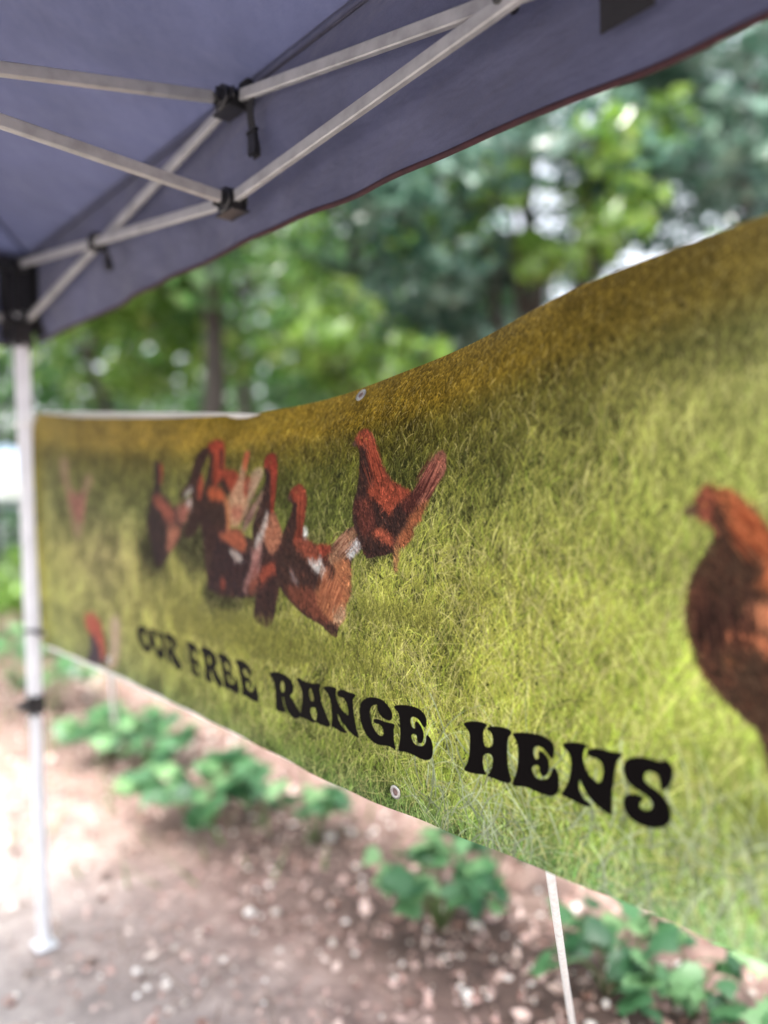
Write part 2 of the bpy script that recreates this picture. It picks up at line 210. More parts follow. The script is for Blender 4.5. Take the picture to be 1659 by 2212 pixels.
HEN_SHAPES = [((70,84,52),12,0,[908.6,1321.4,983.2,1332.7,1033.8,1277.6,1023.4,1228.2,951.1,1205.4,894.1,1231.0,880.0,1280.5]),((78,80,60),14,0,[699.5,1272.9,779.9,1286.8,831.7,1226.9,763.7,1196.8,700.4,1218.3]),((62,56,42),8,0,[1005.8,1190.8,1185.8,1201.7,1278.1,1223.3,1248.0,1145.4,1194.4,1181.7,1143.2,1137.3,1069.4,1126.3,1026.3,1149.2]),((48,38,34),4,0,[1514.2,1299.4,1535.6,1295.1,1579.6,1293.9,1573.6,1264.1,1561.5,1284.2,1534.7,1264.8,1520.2,1276.3]),((132,106,82),7,1,[218.3,1482.4,255.4,1488.5,296.4,1474.3,293.4,1444.3,310.2,1404.1,356.0,1386.3,383.9,1403.1,406.2,1434.0,450.5,1435.3,455.4,1421.0,420.9,1385.9,398.4,1349.9,388.3,1311.7,365.3,1276.2,331.1,1267.5,306.8,1299.1,278.1,1361.6,260.7,1399.6,228.4,1438.5]),((138,88,78),6,1,[288.4,1394.3,355.7,1383.9,396.4,1398.1,399.5,1361.9,375.4,1313.1,329.8,1324.5,299.1,1361.6]),((182,150,128),6,1,[530.2,1072.8,578.3,1078.5,582.2,1019.4,556.5,957.7,494.8,947.3,523.9,998.7]),((48,42,56),5,1,[397.9,1023.6,451.6,1033.2,479.9,992.2,495.9,959.9,369.5,936.7,393.9,979.3]),((168,74,62),5,1,[367.6,1063.6,409.5,1076.1,448.2,1068.0,477.9,1041.6,491.5,981.5,464.3,959.8,448.6,1000.1,417.5,1018.5,378.1,1028.7]),((46,32,32),3,1,[1000.1,1351.9,1072.9,1316.0,1190.9,1302.1,1237.1,1295.5,1277.5,1272.6,1274.8,1214.8,1232.7,1202.6,1185.4,1193.0,1065.6,1186.9,1022.9,1220.6,1014.8,1276.7]),((120,60,48),3,1,[1181.3,1239.4,1210.6,1255.2,1234.6,1243.2,1214.8,1214.6,1185.8,1201.7]),((38,24,26),2.5,1,[1022.7,1471.7,1045.5,1474.2,1040.8,1457.9,1024.6,1440.0,1011.9,1419.8,1018.3,1399.0,1012.8,1370.9,1006.7,1333.1,981.4,1303.9,948.5,1293.1,923.9,1296.1,933.5,1316.1,955.7,1341.9,969.0,1361.3,962.8,1390.2,937.4,1376.8,920.3,1370.9,929.7,1386.6,964.0,1409.4,981.4,1432.0,998.5,1454.1]),((150,62,46),2.5,1,[1012.2,1423.5,1019.4,1415.8,1017.8,1389.6,1004.9,1367.1,994.6,1389.9,999.6,1408.7]),((192,178,172),2,1,[937.8,1382.6,963.2,1396.0,981.3,1397.6,962.3,1382.5,941.4,1374.8]),((34,26,32),4,1,[786.9,1448.4,810.9,1453.7,833.4,1446.8,836.7,1428.3,823.5,1403.9,819.8,1383.4,846.6,1375.1,876.5,1356.9,902.3,1355.1,936.7,1365.1,961.8,1374.8,971.4,1367.1,960.1,1347.7,938.4,1328.0,916.1,1305.8,897.7,1285.2,870.4,1267.9,842.4,1250.2,823.2,1236.7,794.1,1220.2,770.7,1227.1,758.1,1254.1,745.8,1285.6,735.8,1317.4,748.1,1349.7,762.2,1375.3,778.3,1396.3,787.3,1421.2]),((150,62,44),3,1,[815.3,1451.5,837.8,1444.6,834.1,1424.2,821.2,1404.0,812.3,1408.3,820.7,1428.7]),((140,72,60),4,1,[772.1,1377.4,806.0,1385.6,832.7,1371.0,876.3,1354.9,883.7,1334.9,865.3,1322.4,829.6,1327.8,817.0,1344.1,780.3,1358.4]),((162,96,76),4,1,[842.3,1313.7,882.8,1320.8,912.2,1311.6,889.2,1286.9,856.8,1263.2,829.4,1259.8,836.0,1288.9]),((165,98,82),3,1,[901.8,1347.1,936.4,1361.2,961.7,1372.8,971.3,1365.1,951.7,1343.8,925.7,1323.8,900.6,1329.2]),((195,170,165),2.5,1,[944.9,1365.1,963.8,1373.8,970.1,1365.1,956.4,1353.5]),((142,52,38),2,1,[1100.7,1430.1,1121.4,1427.6,1148.3,1423.3,1167.5,1412.4,1196.5,1411.7,1202.2,1401.4,1191.6,1379.3,1178.2,1367.3,1145.7,1374.3,1122.5,1385.0,1112.9,1397.6,1085.3,1407.1]),((38,24,26),2,1,[1081.8,1408.9,1099.6,1410.4,1116.4,1399.3,1122.7,1388.6,1122.2,1377.9,1098.4,1388.8]),((176,144,118),1.8,1,[1206.2,1418.3,1225.3,1427.8,1241.8,1423.9,1239.7,1410.7,1223.7,1396.0,1204.2,1377.6,1187.6,1362.2,1185.2,1377.6,1198.8,1396.3]),((188,138,108),2,1,[1175.7,1443.2,1179.6,1456.8,1192.5,1457.9,1196.7,1447.4,1188.1,1434.1,1180.5,1412.1,1176.0,1388.0,1187.8,1367.3,1190.3,1353.6,1170.1,1336.1,1152.9,1321.8,1126.1,1324.6,1117.4,1353.0,1122.3,1381.5,1140.2,1397.2,1157.7,1412.6,1165.2,1429.8]),((168,76,50),1.8,1,[1174.0,1443.3,1179.6,1456.8,1192.5,1458.2,1196.7,1447.4,1188.1,1435.8,1181.2,1425.8,1173.2,1427.8]),((172,100,80),3,1,[1128.0,1360.2,1158.4,1363.8,1174.2,1353.5,1157.0,1335.8,1133.7,1339.0]),((134,100,90),1.6,1,[1244.7,1390.7,1237.7,1370.7,1218.6,1353.9,1195.4,1328.0,1168.8,1311.7,1176.4,1332.7,1203.2,1357.1,1229.0,1379.1]),((38,24,26),2,1,[1038.1,1476.5,1049.8,1485.0,1068.3,1488.5,1089.6,1482.7,1099.4,1469.6,1101.4,1442.6,1092.9,1415.9,1081.3,1399.9,1105.2,1385.2,1118.1,1367.2,1113.4,1344.0,1108.6,1320.6,1089.8,1298.4,1063.0,1269.7,1033.5,1272.0,1015.9,1295.6,1006.1,1323.6,1000.1,1351.9,1013.4,1380.3,1026.0,1398.9,1038.9,1426.5,1046.1,1453.9]),((168,60,42),2,1,[1038.1,1476.5,1049.8,1485.0,1068.3,1488.5,1089.6,1482.7,1099.4,1469.6,1101.4,1442.6,1094.9,1419.5,1078.1,1407.2,1063.1,1398.3,1053.5,1391.1,1066.5,1425.7,1065.6,1453.1,1052.4,1466.5]),((176,78,48),2.5,1,[1032.9,1389.5,1063.2,1400.2,1094.9,1388.9,1108.3,1378.0,1104.4,1370.8,1057.9,1370.8,1039.6,1374.6]),((38,24,26),1.5,1,[1081.7,1470.5,1092.1,1464.5,1094.2,1439.3,1086.5,1428.7,1082.2,1447.0]),((36,25,30),2.5,1,[1104.6,1374.4,1118.1,1367.2,1120.3,1344.1,1125.7,1317.5,1152.6,1316.5,1175.0,1305.0,1180.6,1287.9,1176.7,1275.6,1206.0,1289.0,1231.1,1295.2,1236.7,1287.0,1217.3,1264.1,1203.7,1242.7,1186.5,1215.6,1179.2,1197.6,1162.6,1190.7,1136.0,1193.5,1083.9,1192.3,1028.8,1192.8,1030.5,1221.2,1043.4,1250.1,1052.5,1278.5,1071.9,1297.7,1076.0,1307.0,1101.9,1325.8,1099.9,1352.8]),((188,112,74),2,1,[1097.8,1378.0,1115.1,1374.4,1121.3,1361.9,1122.0,1344.1,1125.7,1317.5,1111.6,1311.7,1107.7,1334.9,1105.4,1356.5]),((166,82,58),2,1,[1075.9,1305.1,1108.2,1313.4,1152.6,1315.6,1175.0,1305.0,1180.6,1287.9,1167.0,1276.8,1140.7,1280.8,1117.3,1288.6,1093.3,1296.7]),((206,188,180),1.5,1,[1120.1,1278.0,1140.5,1277.3,1164.8,1266.2,1152.9,1258.5,1129.8,1266.0]),((165,112,106),2,1,[1199.7,1287.0,1231.1,1295.2,1238.3,1287.1,1220.4,1264.3,1203.6,1241.0,1183.3,1215.3,1172.8,1198.7,1167.0,1213.9,1187.8,1239.9,1198.5,1264.7]),((120,50,40),2.5,1,[1078.1,1217.4,1096.2,1222.5,1098.9,1208.2,1084.1,1195.9]),((38,24,26),1.2,1,[1244.2,1431.9,1250.4,1442.2,1262.1,1449.1,1275.2,1451.0,1285.2,1444.9,1288.0,1427.3,1284.6,1400.6,1278.1,1371.6,1274.9,1350.8,1288.1,1334.4,1301.4,1310.0,1289.6,1286.8,1281.4,1267.6,1278.3,1240.2,1290.2,1220.3,1281.8,1196.6,1269.2,1161.5,1242.0,1145.4,1203.4,1158.1,1208.9,1187.1,1220.4,1220.8,1220.0,1253.2,1209.2,1274.2,1203.3,1315.2,1218.3,1345.9,1233.4,1367.4,1245.4,1392.8,1250.8,1409.6,1247.8,1426.5]),((142,46,34),1,1,[1262.1,1449.1,1275.2,1451.0,1285.2,1444.9,1288.0,1427.3,1284.6,1400.6,1278.1,1371.6,1271.2,1350.7,1261.5,1356.9,1268.0,1392.5,1266.9,1417.6,1255.4,1428.4,1246.1,1430.8,1251.6,1442.2]),((164,98,74),1.2,1,[1249.5,1344.2,1274.9,1350.8,1288.1,1334.4,1301.4,1310.0,1289.6,1286.8,1267.2,1279.4,1245.3,1295.3,1234.9,1318.3]),((148,62,46),1.2,1,[1226.7,1245.0,1247.4,1259.2,1279.5,1265.0,1278.7,1248.6,1257.8,1238.7,1230.2,1221.6]),((188,168,160),0.8,1,[1210.2,1293.8,1239.5,1333.4,1252.8,1357.9,1255.8,1340.0,1242.3,1312.2,1217.5,1281.1]),((172,120,112),1,1,[1200.6,1262.8,1226.1,1296.6,1237.6,1294.9,1228.9,1275.2,1212.2,1254.8]),((142,52,40),1,1,[1395.6,1296.7,1424.0,1300.5,1445.2,1298.0,1435.7,1286.2,1420.1,1279.6,1401.6,1286.3]),((215,205,198),0.8,1,[1361.5,1324.0,1377.4,1326.4,1378.5,1312.7,1370.0,1306.4,1362.0,1312.1]),((40,24,26),1,1,[1318.4,1373.6,1329.4,1385.7,1343.5,1393.5,1357.1,1395.3,1371.7,1387.2,1376.6,1371.5,1373.5,1351.8,1367.8,1332.1,1363.8,1316.1,1376.6,1306.7,1402.0,1298.0,1417.2,1283.3,1429.5,1282.1,1439.0,1294.0,1457.6,1309.8,1481.4,1325.5,1501.4,1330.6,1501.5,1318.8,1511.6,1306.5,1505.7,1293.6,1491.3,1281.8,1487.7,1261.4,1487.3,1250.4,1482.5,1235.2,1483.6,1224.2,1471.5,1208.2,1472.4,1193.4,1455.7,1176.4,1447.5,1156.4,1428.0,1161.4,1409.7,1170.6,1387.6,1175.7,1364.9,1181.0,1341.7,1190.5,1318.0,1202.3,1297.3,1216.8,1278.2,1238.1,1279.6,1267.5,1285.8,1284.5,1301.4,1310.0,1320.3,1335.0,1331.4,1351.4,1333.7,1363.5]),((138,54,38),1,1,[1343.5,1393.5,1357.1,1395.3,1371.7,1387.2,1376.6,1371.5,1373.5,1351.8,1367.8,1332.1,1357.0,1311.9,1332.4,1294.9,1340.2,1315.3,1351.2,1335.7,1353.7,1355.6,1349.2,1367.5,1335.7,1371.5,1326.6,1383.7]),((132,60,44),1.5,1,[1360.2,1310.0,1386.3,1305.1,1408.1,1292.5,1417.0,1279.5,1404.2,1272.9,1378.6,1275.3,1359.2,1286.1,1339.3,1295.2]),((152,106,80),1,1,[1432.5,1280.3,1445.2,1296.2,1463.6,1313.8,1487.1,1325.6,1501.9,1330.6,1500.4,1318.7,1483.6,1305.3,1474.3,1288.3,1462.4,1280.2,1444.2,1271.6]),((214,202,200),0.8,1,[1478.9,1295.9,1500.8,1314.2,1512.2,1306.5,1506.3,1294.5,1489.9,1282.7,1476.6,1285.6]),((168,100,66),1.8,1,[1444.2,1271.6,1468.3,1282.4,1485.5,1279.7,1487.4,1252.2,1483.6,1224.2,1471.5,1208.2,1472.4,1193.4,1455.7,1176.4,1434.8,1181.4,1416.6,1188.9,1398.4,1206.3,1389.6,1225.1,1418.4,1235.3,1443.4,1248.8,1449.8,1260.6]),((96,48,36),3,1,[1311.9,1224.3,1350.2,1231.6,1392.9,1229.3,1404.7,1205.0,1428.7,1180.7,1403.7,1177.7,1358.7,1192.3,1325.1,1205.0]),((178,138,108),2,1,[1441.9,1208.9,1470.1,1209.9,1471.6,1195.1,1455.8,1178.2,1441.1,1186.0]),((206,190,184),1,1,[1378.7,1278.3,1404.3,1275.8,1412.6,1286.9,1420.4,1270.1,1429.2,1259.2,1419.1,1251.7,1400.4,1256.2,1385.4,1265.9]),((130,110,110),1,1,[1327.5,1260.2,1334.0,1250.5,1348.7,1236.5,1343.5,1234.0,1330.2,1242.1,1323.8,1255.9]),((90,60,52),0.8,1,[1317.7,1371.6,1326.3,1378.0,1330.4,1368.5]),((38,24,26),1,1,[1495.8,1452.9,1503.0,1461.4,1511.6,1468.1,1517.2,1473.0,1530.7,1473.0,1538.5,1466.3,1542.1,1455.6,1546.9,1441.3,1555.5,1423.5,1565.3,1409.3,1575.1,1397.0,1592.3,1389.9,1611.5,1381.3,1621.3,1389.5,1633.4,1407.4,1647.7,1425.0,1661.4,1434.1,1670.2,1434.4,1674.4,1423.9,1672.9,1408.0,1655.8,1389.0,1646.4,1374.4,1634.5,1361.3,1629.5,1346.3,1614.8,1329.3,1612.1,1317.5,1602.2,1306.9,1589.8,1303.0,1585.7,1289.0,1583.9,1270.0,1578.3,1269.6,1577.0,1293.7,1561.7,1290.3,1546.0,1288.6,1527.2,1283.9,1516.6,1290.5,1506.3,1311.7,1497.2,1331.4,1493.6,1349.5,1497.0,1367.7,1504.6,1385.8,1509.5,1407.3,1510.2,1428.8,1508.1,1448.6]),((144,60,42),1,1,[1501.6,1460.6,1517.2,1473.0,1530.7,1473.0,1538.5,1465.4,1542.1,1455.6,1546.9,1441.3,1555.5,1423.5,1565.3,1409.3,1575.1,1397.0,1592.3,1389.9,1611.5,1381.3,1596.7,1372.9,1579.1,1362.7,1568.6,1348.8,1558.6,1359.1,1543.4,1371.3,1523.7,1382.0,1534.9,1396.0,1539.2,1406.5,1535.8,1424.2,1528.4,1444.0,1522.0,1453.2,1511.0,1451.1]),((74,36,32),2,1,[1500.0,1371.3,1522.1,1374.9,1537.8,1360.7,1542.3,1336.0,1520.2,1317.6,1504.3,1335.2]),((150,88,72),1,1,[1620.0,1387.9,1634.6,1407.4,1647.7,1425.0,1661.4,1434.1,1670.3,1434.8,1674.8,1423.9,1672.9,1408.0,1655.8,1389.0,1642.9,1372.8,1630.0,1366.2,1618.4,1371.2]),((66,32,30),1,1,[1591.6,1366.1,1611.5,1379.6,1630.9,1399.3,1654.4,1423.1,1647.1,1403.8,1632.8,1384.4,1620.6,1366.2,1603.5,1352.7]),((152,84,54),1.5,1,[1625.3,1366.2,1642.9,1372.8,1631.8,1346.4,1615.3,1329.3,1612.6,1317.5,1597.2,1305.0,1582.4,1306.1,1585.3,1319.9,1600.5,1334.0,1608.2,1349.3]),((156,72,52),1.2,1,[1533.4,1325.2,1547.4,1331.8,1562.8,1327.8,1575.3,1319.6,1577.4,1305.0,1562.2,1308.6,1546.9,1316.8,1535.1,1318.1]),((176,122,76),0.8,1,[1577.8,1302.4,1588.6,1304.6,1583.9,1270.0,1578.8,1269.7]),((84,60,50),0.8,1,[1494.9,1452.5,1502.4,1457.5,1506.0,1450.1]),((172,84,66),1,1,[1512.4,1369.5,1522.0,1371.3,1527.2,1366.0,1517.7,1365.1]),((46,29,25),1.86,1,[1998.1,1359.4,2007.1,1364.5,2011.5,1372.4,2020.3,1383.8,2027.4,1382.2,2033.0,1378.0,2041.3,1380.0,2052.2,1373.7,2062.8,1364.1,2073.1,1350.7,2081.3,1336.1,2095.7,1322.1,2112.5,1308.8,2126.5,1284.1,2131.1,1246.3,2126.5,1200.5,2112.4,1158.3,2100.2,1128.7,2082.7,1110.3,2073.8,1135.4,2067.3,1150.4,2054.0,1159.9,2040.3,1169.7,2024.9,1185.3,2014.8,1197.9,2007.6,1214.2,2001.7,1231.0,1999.6,1249.8,2000.5,1268.9,2003.6,1286.8,2008.1,1298.7,2015.5,1310.8,2022.8,1322.6,2027.9,1335.6,2024.4,1345.4,2015.8,1350.9,2008.5,1355.9,1999.6,1357.2]),((170,86,52),3.1,1,[2020.3,1383.0,2027.4,1382.2,2033.0,1378.0,2041.3,1380.0,2052.2,1373.7,2062.8,1364.1,2073.1,1350.7,2081.3,1336.1,2094.5,1320.7,2106.6,1295.3,2094.4,1281.0,2081.1,1285.1,2067.7,1288.0,2074.3,1303.4,2069.2,1319.4,2062.6,1330.0,2054.7,1343.4,2045.3,1355.7,2035.7,1366.7,2025.9,1371.7,2014.4,1368.1]),((122,60,46),2.48,1,[2009.3,1368.1,2020.3,1382.3,2028.1,1371.7,2026.5,1355.4,2029.3,1342.7,2021.5,1346.8,2011.4,1353.7]),((88,62,52),1.55,1,[1998.1,1359.4,2008.8,1364.1,2009.2,1355.1,1999.6,1357.2]),((70,42,32),4.96,1,[2000.5,1271.9,2013.9,1293.4,2021.0,1259.5,2025.0,1217.0,2034.8,1175.7,2014.8,1200.8,2003.2,1231.2]),((192,112,78),2.48,1,[2057.1,1266.3,2066.4,1274.2,2081.1,1277.0,2094.4,1270.4,2094.3,1250.4,2081.0,1247.3,2070.2,1248.6,2061.0,1255.7]),((170,92,62),2.48,1,[2032.3,1236.6,2039.3,1243.2,2047.6,1249.9,2057.0,1248.3,2070.2,1243.2,2094.3,1241.1,2094.3,1229.1,2075.3,1224.8,2064.9,1232.8,2057.0,1230.3,2046.1,1232.9,2035.0,1232.7]),((124,72,42),1.86,1,[2035.0,1215.7,2040.5,1216.5,2048.1,1212.8,2043.3,1209.9])]
QUILLS = [(1623.1,1371.2,1668.0,1432.1,9,70,(176,112,94),(84,42,38)),(1549.4,1395.8,1525.1,1465.4,9,60,(176,88,62),(98,42,32)),(1444.7,1284.8,1497.0,1325.0,10,60,(190,150,122),(112,70,56)),(1353.3,1303.8,1363.4,1387.3,8,60,(170,84,58),(84,36,30)),(1416.7,1190.8,1462.0,1268.9,26,160,(196,128,92),(128,74,50)),(1270.7,1354.9,1274.6,1438.1,7,50,(170,78,56),(96,38,32)),(1202.9,1225.5,1230.8,1290.1,8,40,(196,144,134),(110,62,60)),(1172.6,1322.3,1238.1,1377.4,7,36,(178,144,132),(96,64,58)),(1188.2,1374.2,1234.1,1420.8,8,40,(200,166,138),(140,104,84)),(1059.6,1400.2,1082.3,1479.5,9,60,(190,92,62),(110,44,34)),(883.3,1328.9,961.5,1369.0,8,40,(190,130,112),(104,56,50)),(2078.2,1314.5,2038.5,1369.5,8,70,(196,112,70),(130,62,38)),(2039.2,1219.2,2031.1,1289.0,28,110,(72,46,38),(36,24,22))]
EYES = [(1516.3,1462.1),(1526.3,1460.0),(1345.8,1383.1),(1267.8,1435.9),(2019.0,1365.0)]

# ---------------------------------------------------------------- the printed picture on the banner (flat print), drawn stroke by stroke
PX = 1500.0; S_MIN, S_MAX, Z_MIN, Z_MAX = 0.0, 2.40, 0.90, 1.70
def paint_print():
    rng = np.random.default_rng(7)
    W, Hh = int((S_MAX - S_MIN) * PX), int((Z_MAX - Z_MIN) * PX)
    def X(s): return (s - S_MIN) * PX
    def Y(z): return (z - Z_MIN) * PX
    # tints read off along the print: rows from the bottom edge up, columns along the banner
    cs = np.array([0, .12, .5, .9, 1.3, 1.5, 1.7, 1.9, 2.08, 2.4])
    cz = np.array([.90, .96, 1.06, 1.22, 1.36, 1.46, 1.52, 1.56, 1.70])
    T = np.array([
     [(118,116,50),(104,122,76),(106,126,84),(96,116,70),(84,108,56),(86,112,60),(84,114,66),(90,122,80),(104,136,96),(100,130,90)],
     [(122,122,40),(130,136,76),(132,138,84),(122,130,66),(112,126,54),(112,128,52),(112,128,52),(112,132,60),(112,134,66),(110,130,64)],
     [(126,122,38),(140,144,78),(148,148,88),(144,144,70),(136,140,62),(134,140,60),(134,140,58),(130,140,60),(124,138,62),(120,134,60)],
     [(128,120,38),(142,142,80),(156,150,98),(136,136,72),(122,126,56),(132,138,60),(142,146,64),(138,146,66),(130,146,68),(124,140,64)],
     [(124,116,36),(128,130,78),(128,132,80),(108,116,62),(94,104,46),(96,106,48),(118,124,58),(132,140,68),(134,146,74),(128,140,70)],
     [(122,112,36),(120,120,70),(114,116,62),(104,106,52),(96,98,40),(94,98,38),(104,106,44),(124,128,64),(138,146,82),(132,142,78)],
     [(124,110,38),(118,112,58),(112,106,52),(116,108,46),(122,112,40),(104,98,34),(94,90,34),(106,104,48),(122,128,70),(120,124,66)],
     [(128,112,42),(134,120,56),(138,122,58),(146,126,50),(146,126,44),(138,118,38),(116,100,34),(112,100,40),(118,110,54),(120,110,52)],
     [(132,116,44),(142,124,54),(146,124,52),(152,130,50),(152,130,46),(150,126,42),(146,124,44),(146,124,50),(150,130,58),(150,130,56)],
    ], np.float32)
    T *= np.array([.86, .845, .87], np.float32); T[-2:] *= 1.16
    def tint(s, z):
        z = z + (1.632 - np.interp(s, *zip(*TOP))) * np.clip((z - 1.28) / .24, 0, 1)      # the ochre band keeps to the top edge
        fi = np.interp(s, cs, np.arange(len(cs))); fj = np.interp(z, cz, np.arange(len(cz)))
        i = np.minimum(fi.astype(int), len(cs) - 2); j = np.minimum(fj.astype(int), len(cz) - 2)
        a = (fi - i)[..., None]; b = (fj - j)[..., None]
        return (T[j, i] * (1 - a) + T[j, i + 1] * a) * (1 - b) + (T[j + 1, i] * (1 - a) + T[j + 1, i + 1] * a) * b
    def cloud(n, cell):
        g = rng.random((int(Hh / cell) + 3, int(W / cell) + 3)).astype(np.float32)
        y = np.arange(Hh) / cell; x = np.arange(W) / cell
        yi = y.astype(int); xi = x.astype(int)
        fy = y - yi; fx = x - xi; fy = (fy * fy * (3 - 2 * fy))[:, None]; fx = (fx * fx * (3 - 2 * fx))[None, :]
        a = g[yi][:, xi]; b = g[yi][:, xi + 1]; c = g[yi + 1][:, xi]; e = g[yi + 1][:, xi + 1]
        return (a * (1 - fx) + b * fx) * (1 - fy) + (c * (1 - fx) + e * fx) * fy
    tone = .26 * cloud(0, 190) + .38 * cloud(0, 70) + .36 * cloud(0, 30)
    tone = ((tone - .5) * 1.45 * np.interp(np.arange(Hh), [0, .52 * Hh, .78 * Hh, Hh], [1, 1, .35, .3])[:, None]).astype(np.float32)
    ss, zz = np.meshgrid(np.linspace(S_MIN, S_MAX, W), np.linspace(Z_MIN, Z_MAX, Hh))
    img = tint(ss, zz).astype(np.float32) * (.78 + .9 * tone[..., None])
    del ss, zz
    def strokes(N, s, z, length, bend, ang, col, width, taper=True):
        n = int(length.max()) + 2
        for k0 in range(0, N, 40000):
            k = slice(k0, min(N, k0 + 40000)); m = k.stop - k0
            t = np.linspace(0, 1, n, dtype=np.float32)[None, :]
            a = ang[k][:, None] + bend[k][:, None] * t
            st = length[k][:, None] / (n - 1)
            x = X(s[k])[:, None] + np.cumsum(np.cos(a) * st, 1); y = Y(z[k])[:, None] + np.cumsum(np.sin(a) * st, 1)
            order = np.argsort(rng.random(m))
            shade = (.72 + .42 * t)[..., None]
            c = col[k][:, None, :] * shade
            w = width[k]
            for q in range(int(w.max())):
                sel = order[w[order] > q]
                if not len(sel): continue
                lim = n if q == 0 else int(n * .7)
                xi = (x[sel, :lim] + q).astype(int).ravel(); yi = y[sel, :lim].astype(int).ravel()
                ok = (xi >= 0) & (xi < W) & (yi >= 0) & (yi < Hh)
                cc = c[sel, :lim].reshape(-1, 3)[ok]
                yi, xi = yi[ok], xi[ok]
                img[yi, xi] = img[yi, xi] * .22 + cc * .78
    def smooth(poly, k=4):
        p = np.array(poly, float).reshape(-1, 2)
        q = [np.roll(p, i, 0) for i in (1, 0, -1, -2)]
        out = []
        for t in np.arange(k) / k:
            out.append(.5 * (2 * q[1] + (q[2] - q[0]) * t + (2 * q[0] - 5 * q[1] + 4 * q[2] - q[3]) * t * t + (3 * q[1] - q[0] - 3 * q[2] + q[3]) * t ** 3))
        return np.stack(out, 1).reshape(-1, 2)
    def mask_of(poly, blur, sub=1):
        p = smooth(poly) / 1000
        x, y = X(p[:, 0]), Y(p[:, 1])
        pad = int(3 * blur * PX / 1000) + 3
        x0, x1 = max(0, int(x.min()) - pad), min(W, int(x.max()) + pad + 1)
        y0, y1 = max(0, int(y.min()) - pad), min(Hh, int(y.max()) + pad + 1)
        acc = 0
        offs = [(.25, .25), (.75, .25), (.25, .75), (.75, .75)] if sub > 1 else [(.5, .5)]
        for ox, oy in offs:
            gx = np.arange(x0, x1) + ox
            m = np.zeros((y1 - y0, x1 - x0), bool)
            xa, ya, xb, yb = x, y, np.roll(x, -1), np.roll(y, -1)
            for i in range(len(x)):
                if ya[i] == yb[i]: continue
                lo, hi = min(ya[i], yb[i]), max(ya[i], yb[i])
                r0, r1 = int(np.ceil(lo - oy)), int(np.ceil(hi - oy))
                r0, r1 = max(r0, y0), min(r1, y1)
                if r1 <= r0: continue
                rows = np.arange(r0, r1) + oy
                xc = xa[i] + (rows - ya[i]) * (xb[i] - xa[i]) / (yb[i] - ya[i])
                m[r0 - y0:r1 - y0] ^= gx[None, :] < xc[:, None]
            acc = acc + m.astype(np.float32) / len(offs)
        rad = int(blur * PX / 1000 * .6)
        if rad > 0:
            for _ in range(2):
                for ax in (0, 1):
                    c = np.cumsum(np.pad(acc, [(rad + 1, rad) if a == ax else (0, 0) for a in (0, 1)], mode='edge'), ax)
                    acc = (np.take(c, np.arange(2 * rad + 1, c.shape[ax]), ax) - np.take(c, np.arange(0, c.shape[ax] - 2 * rad - 1), ax)) / (2 * rad + 1)
        return acc, x0, y0
    dark = np.zeros((Hh, W), np.float32)                     # trampled, shadowed grass round the flock's feet
    for col, blur, st, poly in HEN_SHAPES:
        if not st:
            m, x0, y0 = mask_of(poly, blur * 2.2)
            dark[y0:y0 + m.shape[0], x0:x0 + m.shape[1]] = np.maximum(dark[y0:y0 + m.shape[0], x0:x0 + m.shape[1]], m)
    img *= 1 - .6 * dark[..., None]
    # grass: blades grow longer towards the viewer (bottom of the print)
    for rnd, (N, kk) in enumerate([(150000, .58), (150000, .84), (110000, 1.08), (70000, 1.36)]):
        if rnd == 3:                                            # dark gaps between the tussocks, partly overgrown by the last blades
            M_ = 3800; s_ = rng.uniform(1.2, S_MAX, M_); z_ = rng.uniform(Z_MIN, 1.42, M_)
            strokes(M_, s_, z_, rng.uniform(10, 44, M_), rng.normal(0, 1, M_), rng.normal(1.4, .8, M_), (np.array([58, 64, 30]) * rng.uniform(.6, 1.3, (M_, 1))).astype(np.float32), rng.integers(3, 10, M_))
        s = rng.uniform(S_MIN, S_MAX, N); z = rng.uniform(Z_MIN - .02, Z_MAX, N)
        f = np.clip((1.56 - z) / .45, 0, 1) * np.clip(.55 + (s - .9) * .6, .6, 1.3)
        near = np.clip((s - 1.55) / .5, 0, 1) * np.clip((1.60 - z) / .3, 0, 1)      # the printed field comes forward at the right
        length = (8 + 32 * f) * (1 + 1.5 * near) * rng.uniform(.5, 1.6, N)
        ang = np.pi / 2 + rng.normal(-.15, .36 + .22 * f, N)
        bend = rng.normal(0, .55, N)
        tn = tone[np.clip(Y(z).astype(int), 0, Hh - 1), np.clip(X(s).astype(int), 0, W - 1)]
        base = tint(s, z)
        lum = ((kk + .8 * tn + rng.normal(0, .26, N) * np.interp(z, [1.45, 1.56], [1, .5])) * (1 - .62 * dark[np.clip(Y(z).astype(int), 0, Hh - 1), np.clip(X(s).astype(int), 0, W - 1)]))[:, None]
        col = base * lum
        pale = rng.random(N) < (.05 + .05 * rnd * f)
        col[pale] = col[pale] * .6 + np.array([225, 215, 165]) * .55
        green = rng.random(N) < .22 * f
        col[green] *= np.array([.9, 1.0, .80])
        width = np.where(rng.random(N) < .55 * f, 2, 1) + (near * rng.uniform(.2, 2.4, N)).astype(int)
        strokes(N, s, z, length, bend, ang, col.astype(np.float32), width)
    # long pale stalks and curls
    N = 2600
    s = rng.uniform(.9, S_MAX, N); z = rng.uniform(Z_MIN, 1.32, N)
    strokes(N, s, z, rng.uniform(30, 85, N), rng.normal(0, 1.6, N), rng.uniform(0, np.pi, N),
            (np.array([176, 172, 112]) * rng.uniform(.75, 1.2, (N, 1))).astype(np.float32), np.full(N, 2))
    def lay(m, x0, y0, col, var=0.0):
        h, w = m.shape
        reg = img[y0:y0 + h, x0:x0 + w]
        tex = 1 + var * rng.normal(0, 1, (h, w, 1)).astype(np.float32) if var else 1
        m = m[..., None]
        reg[:] = reg * (1 - m) + np.array(col, np.float32) * tex * m
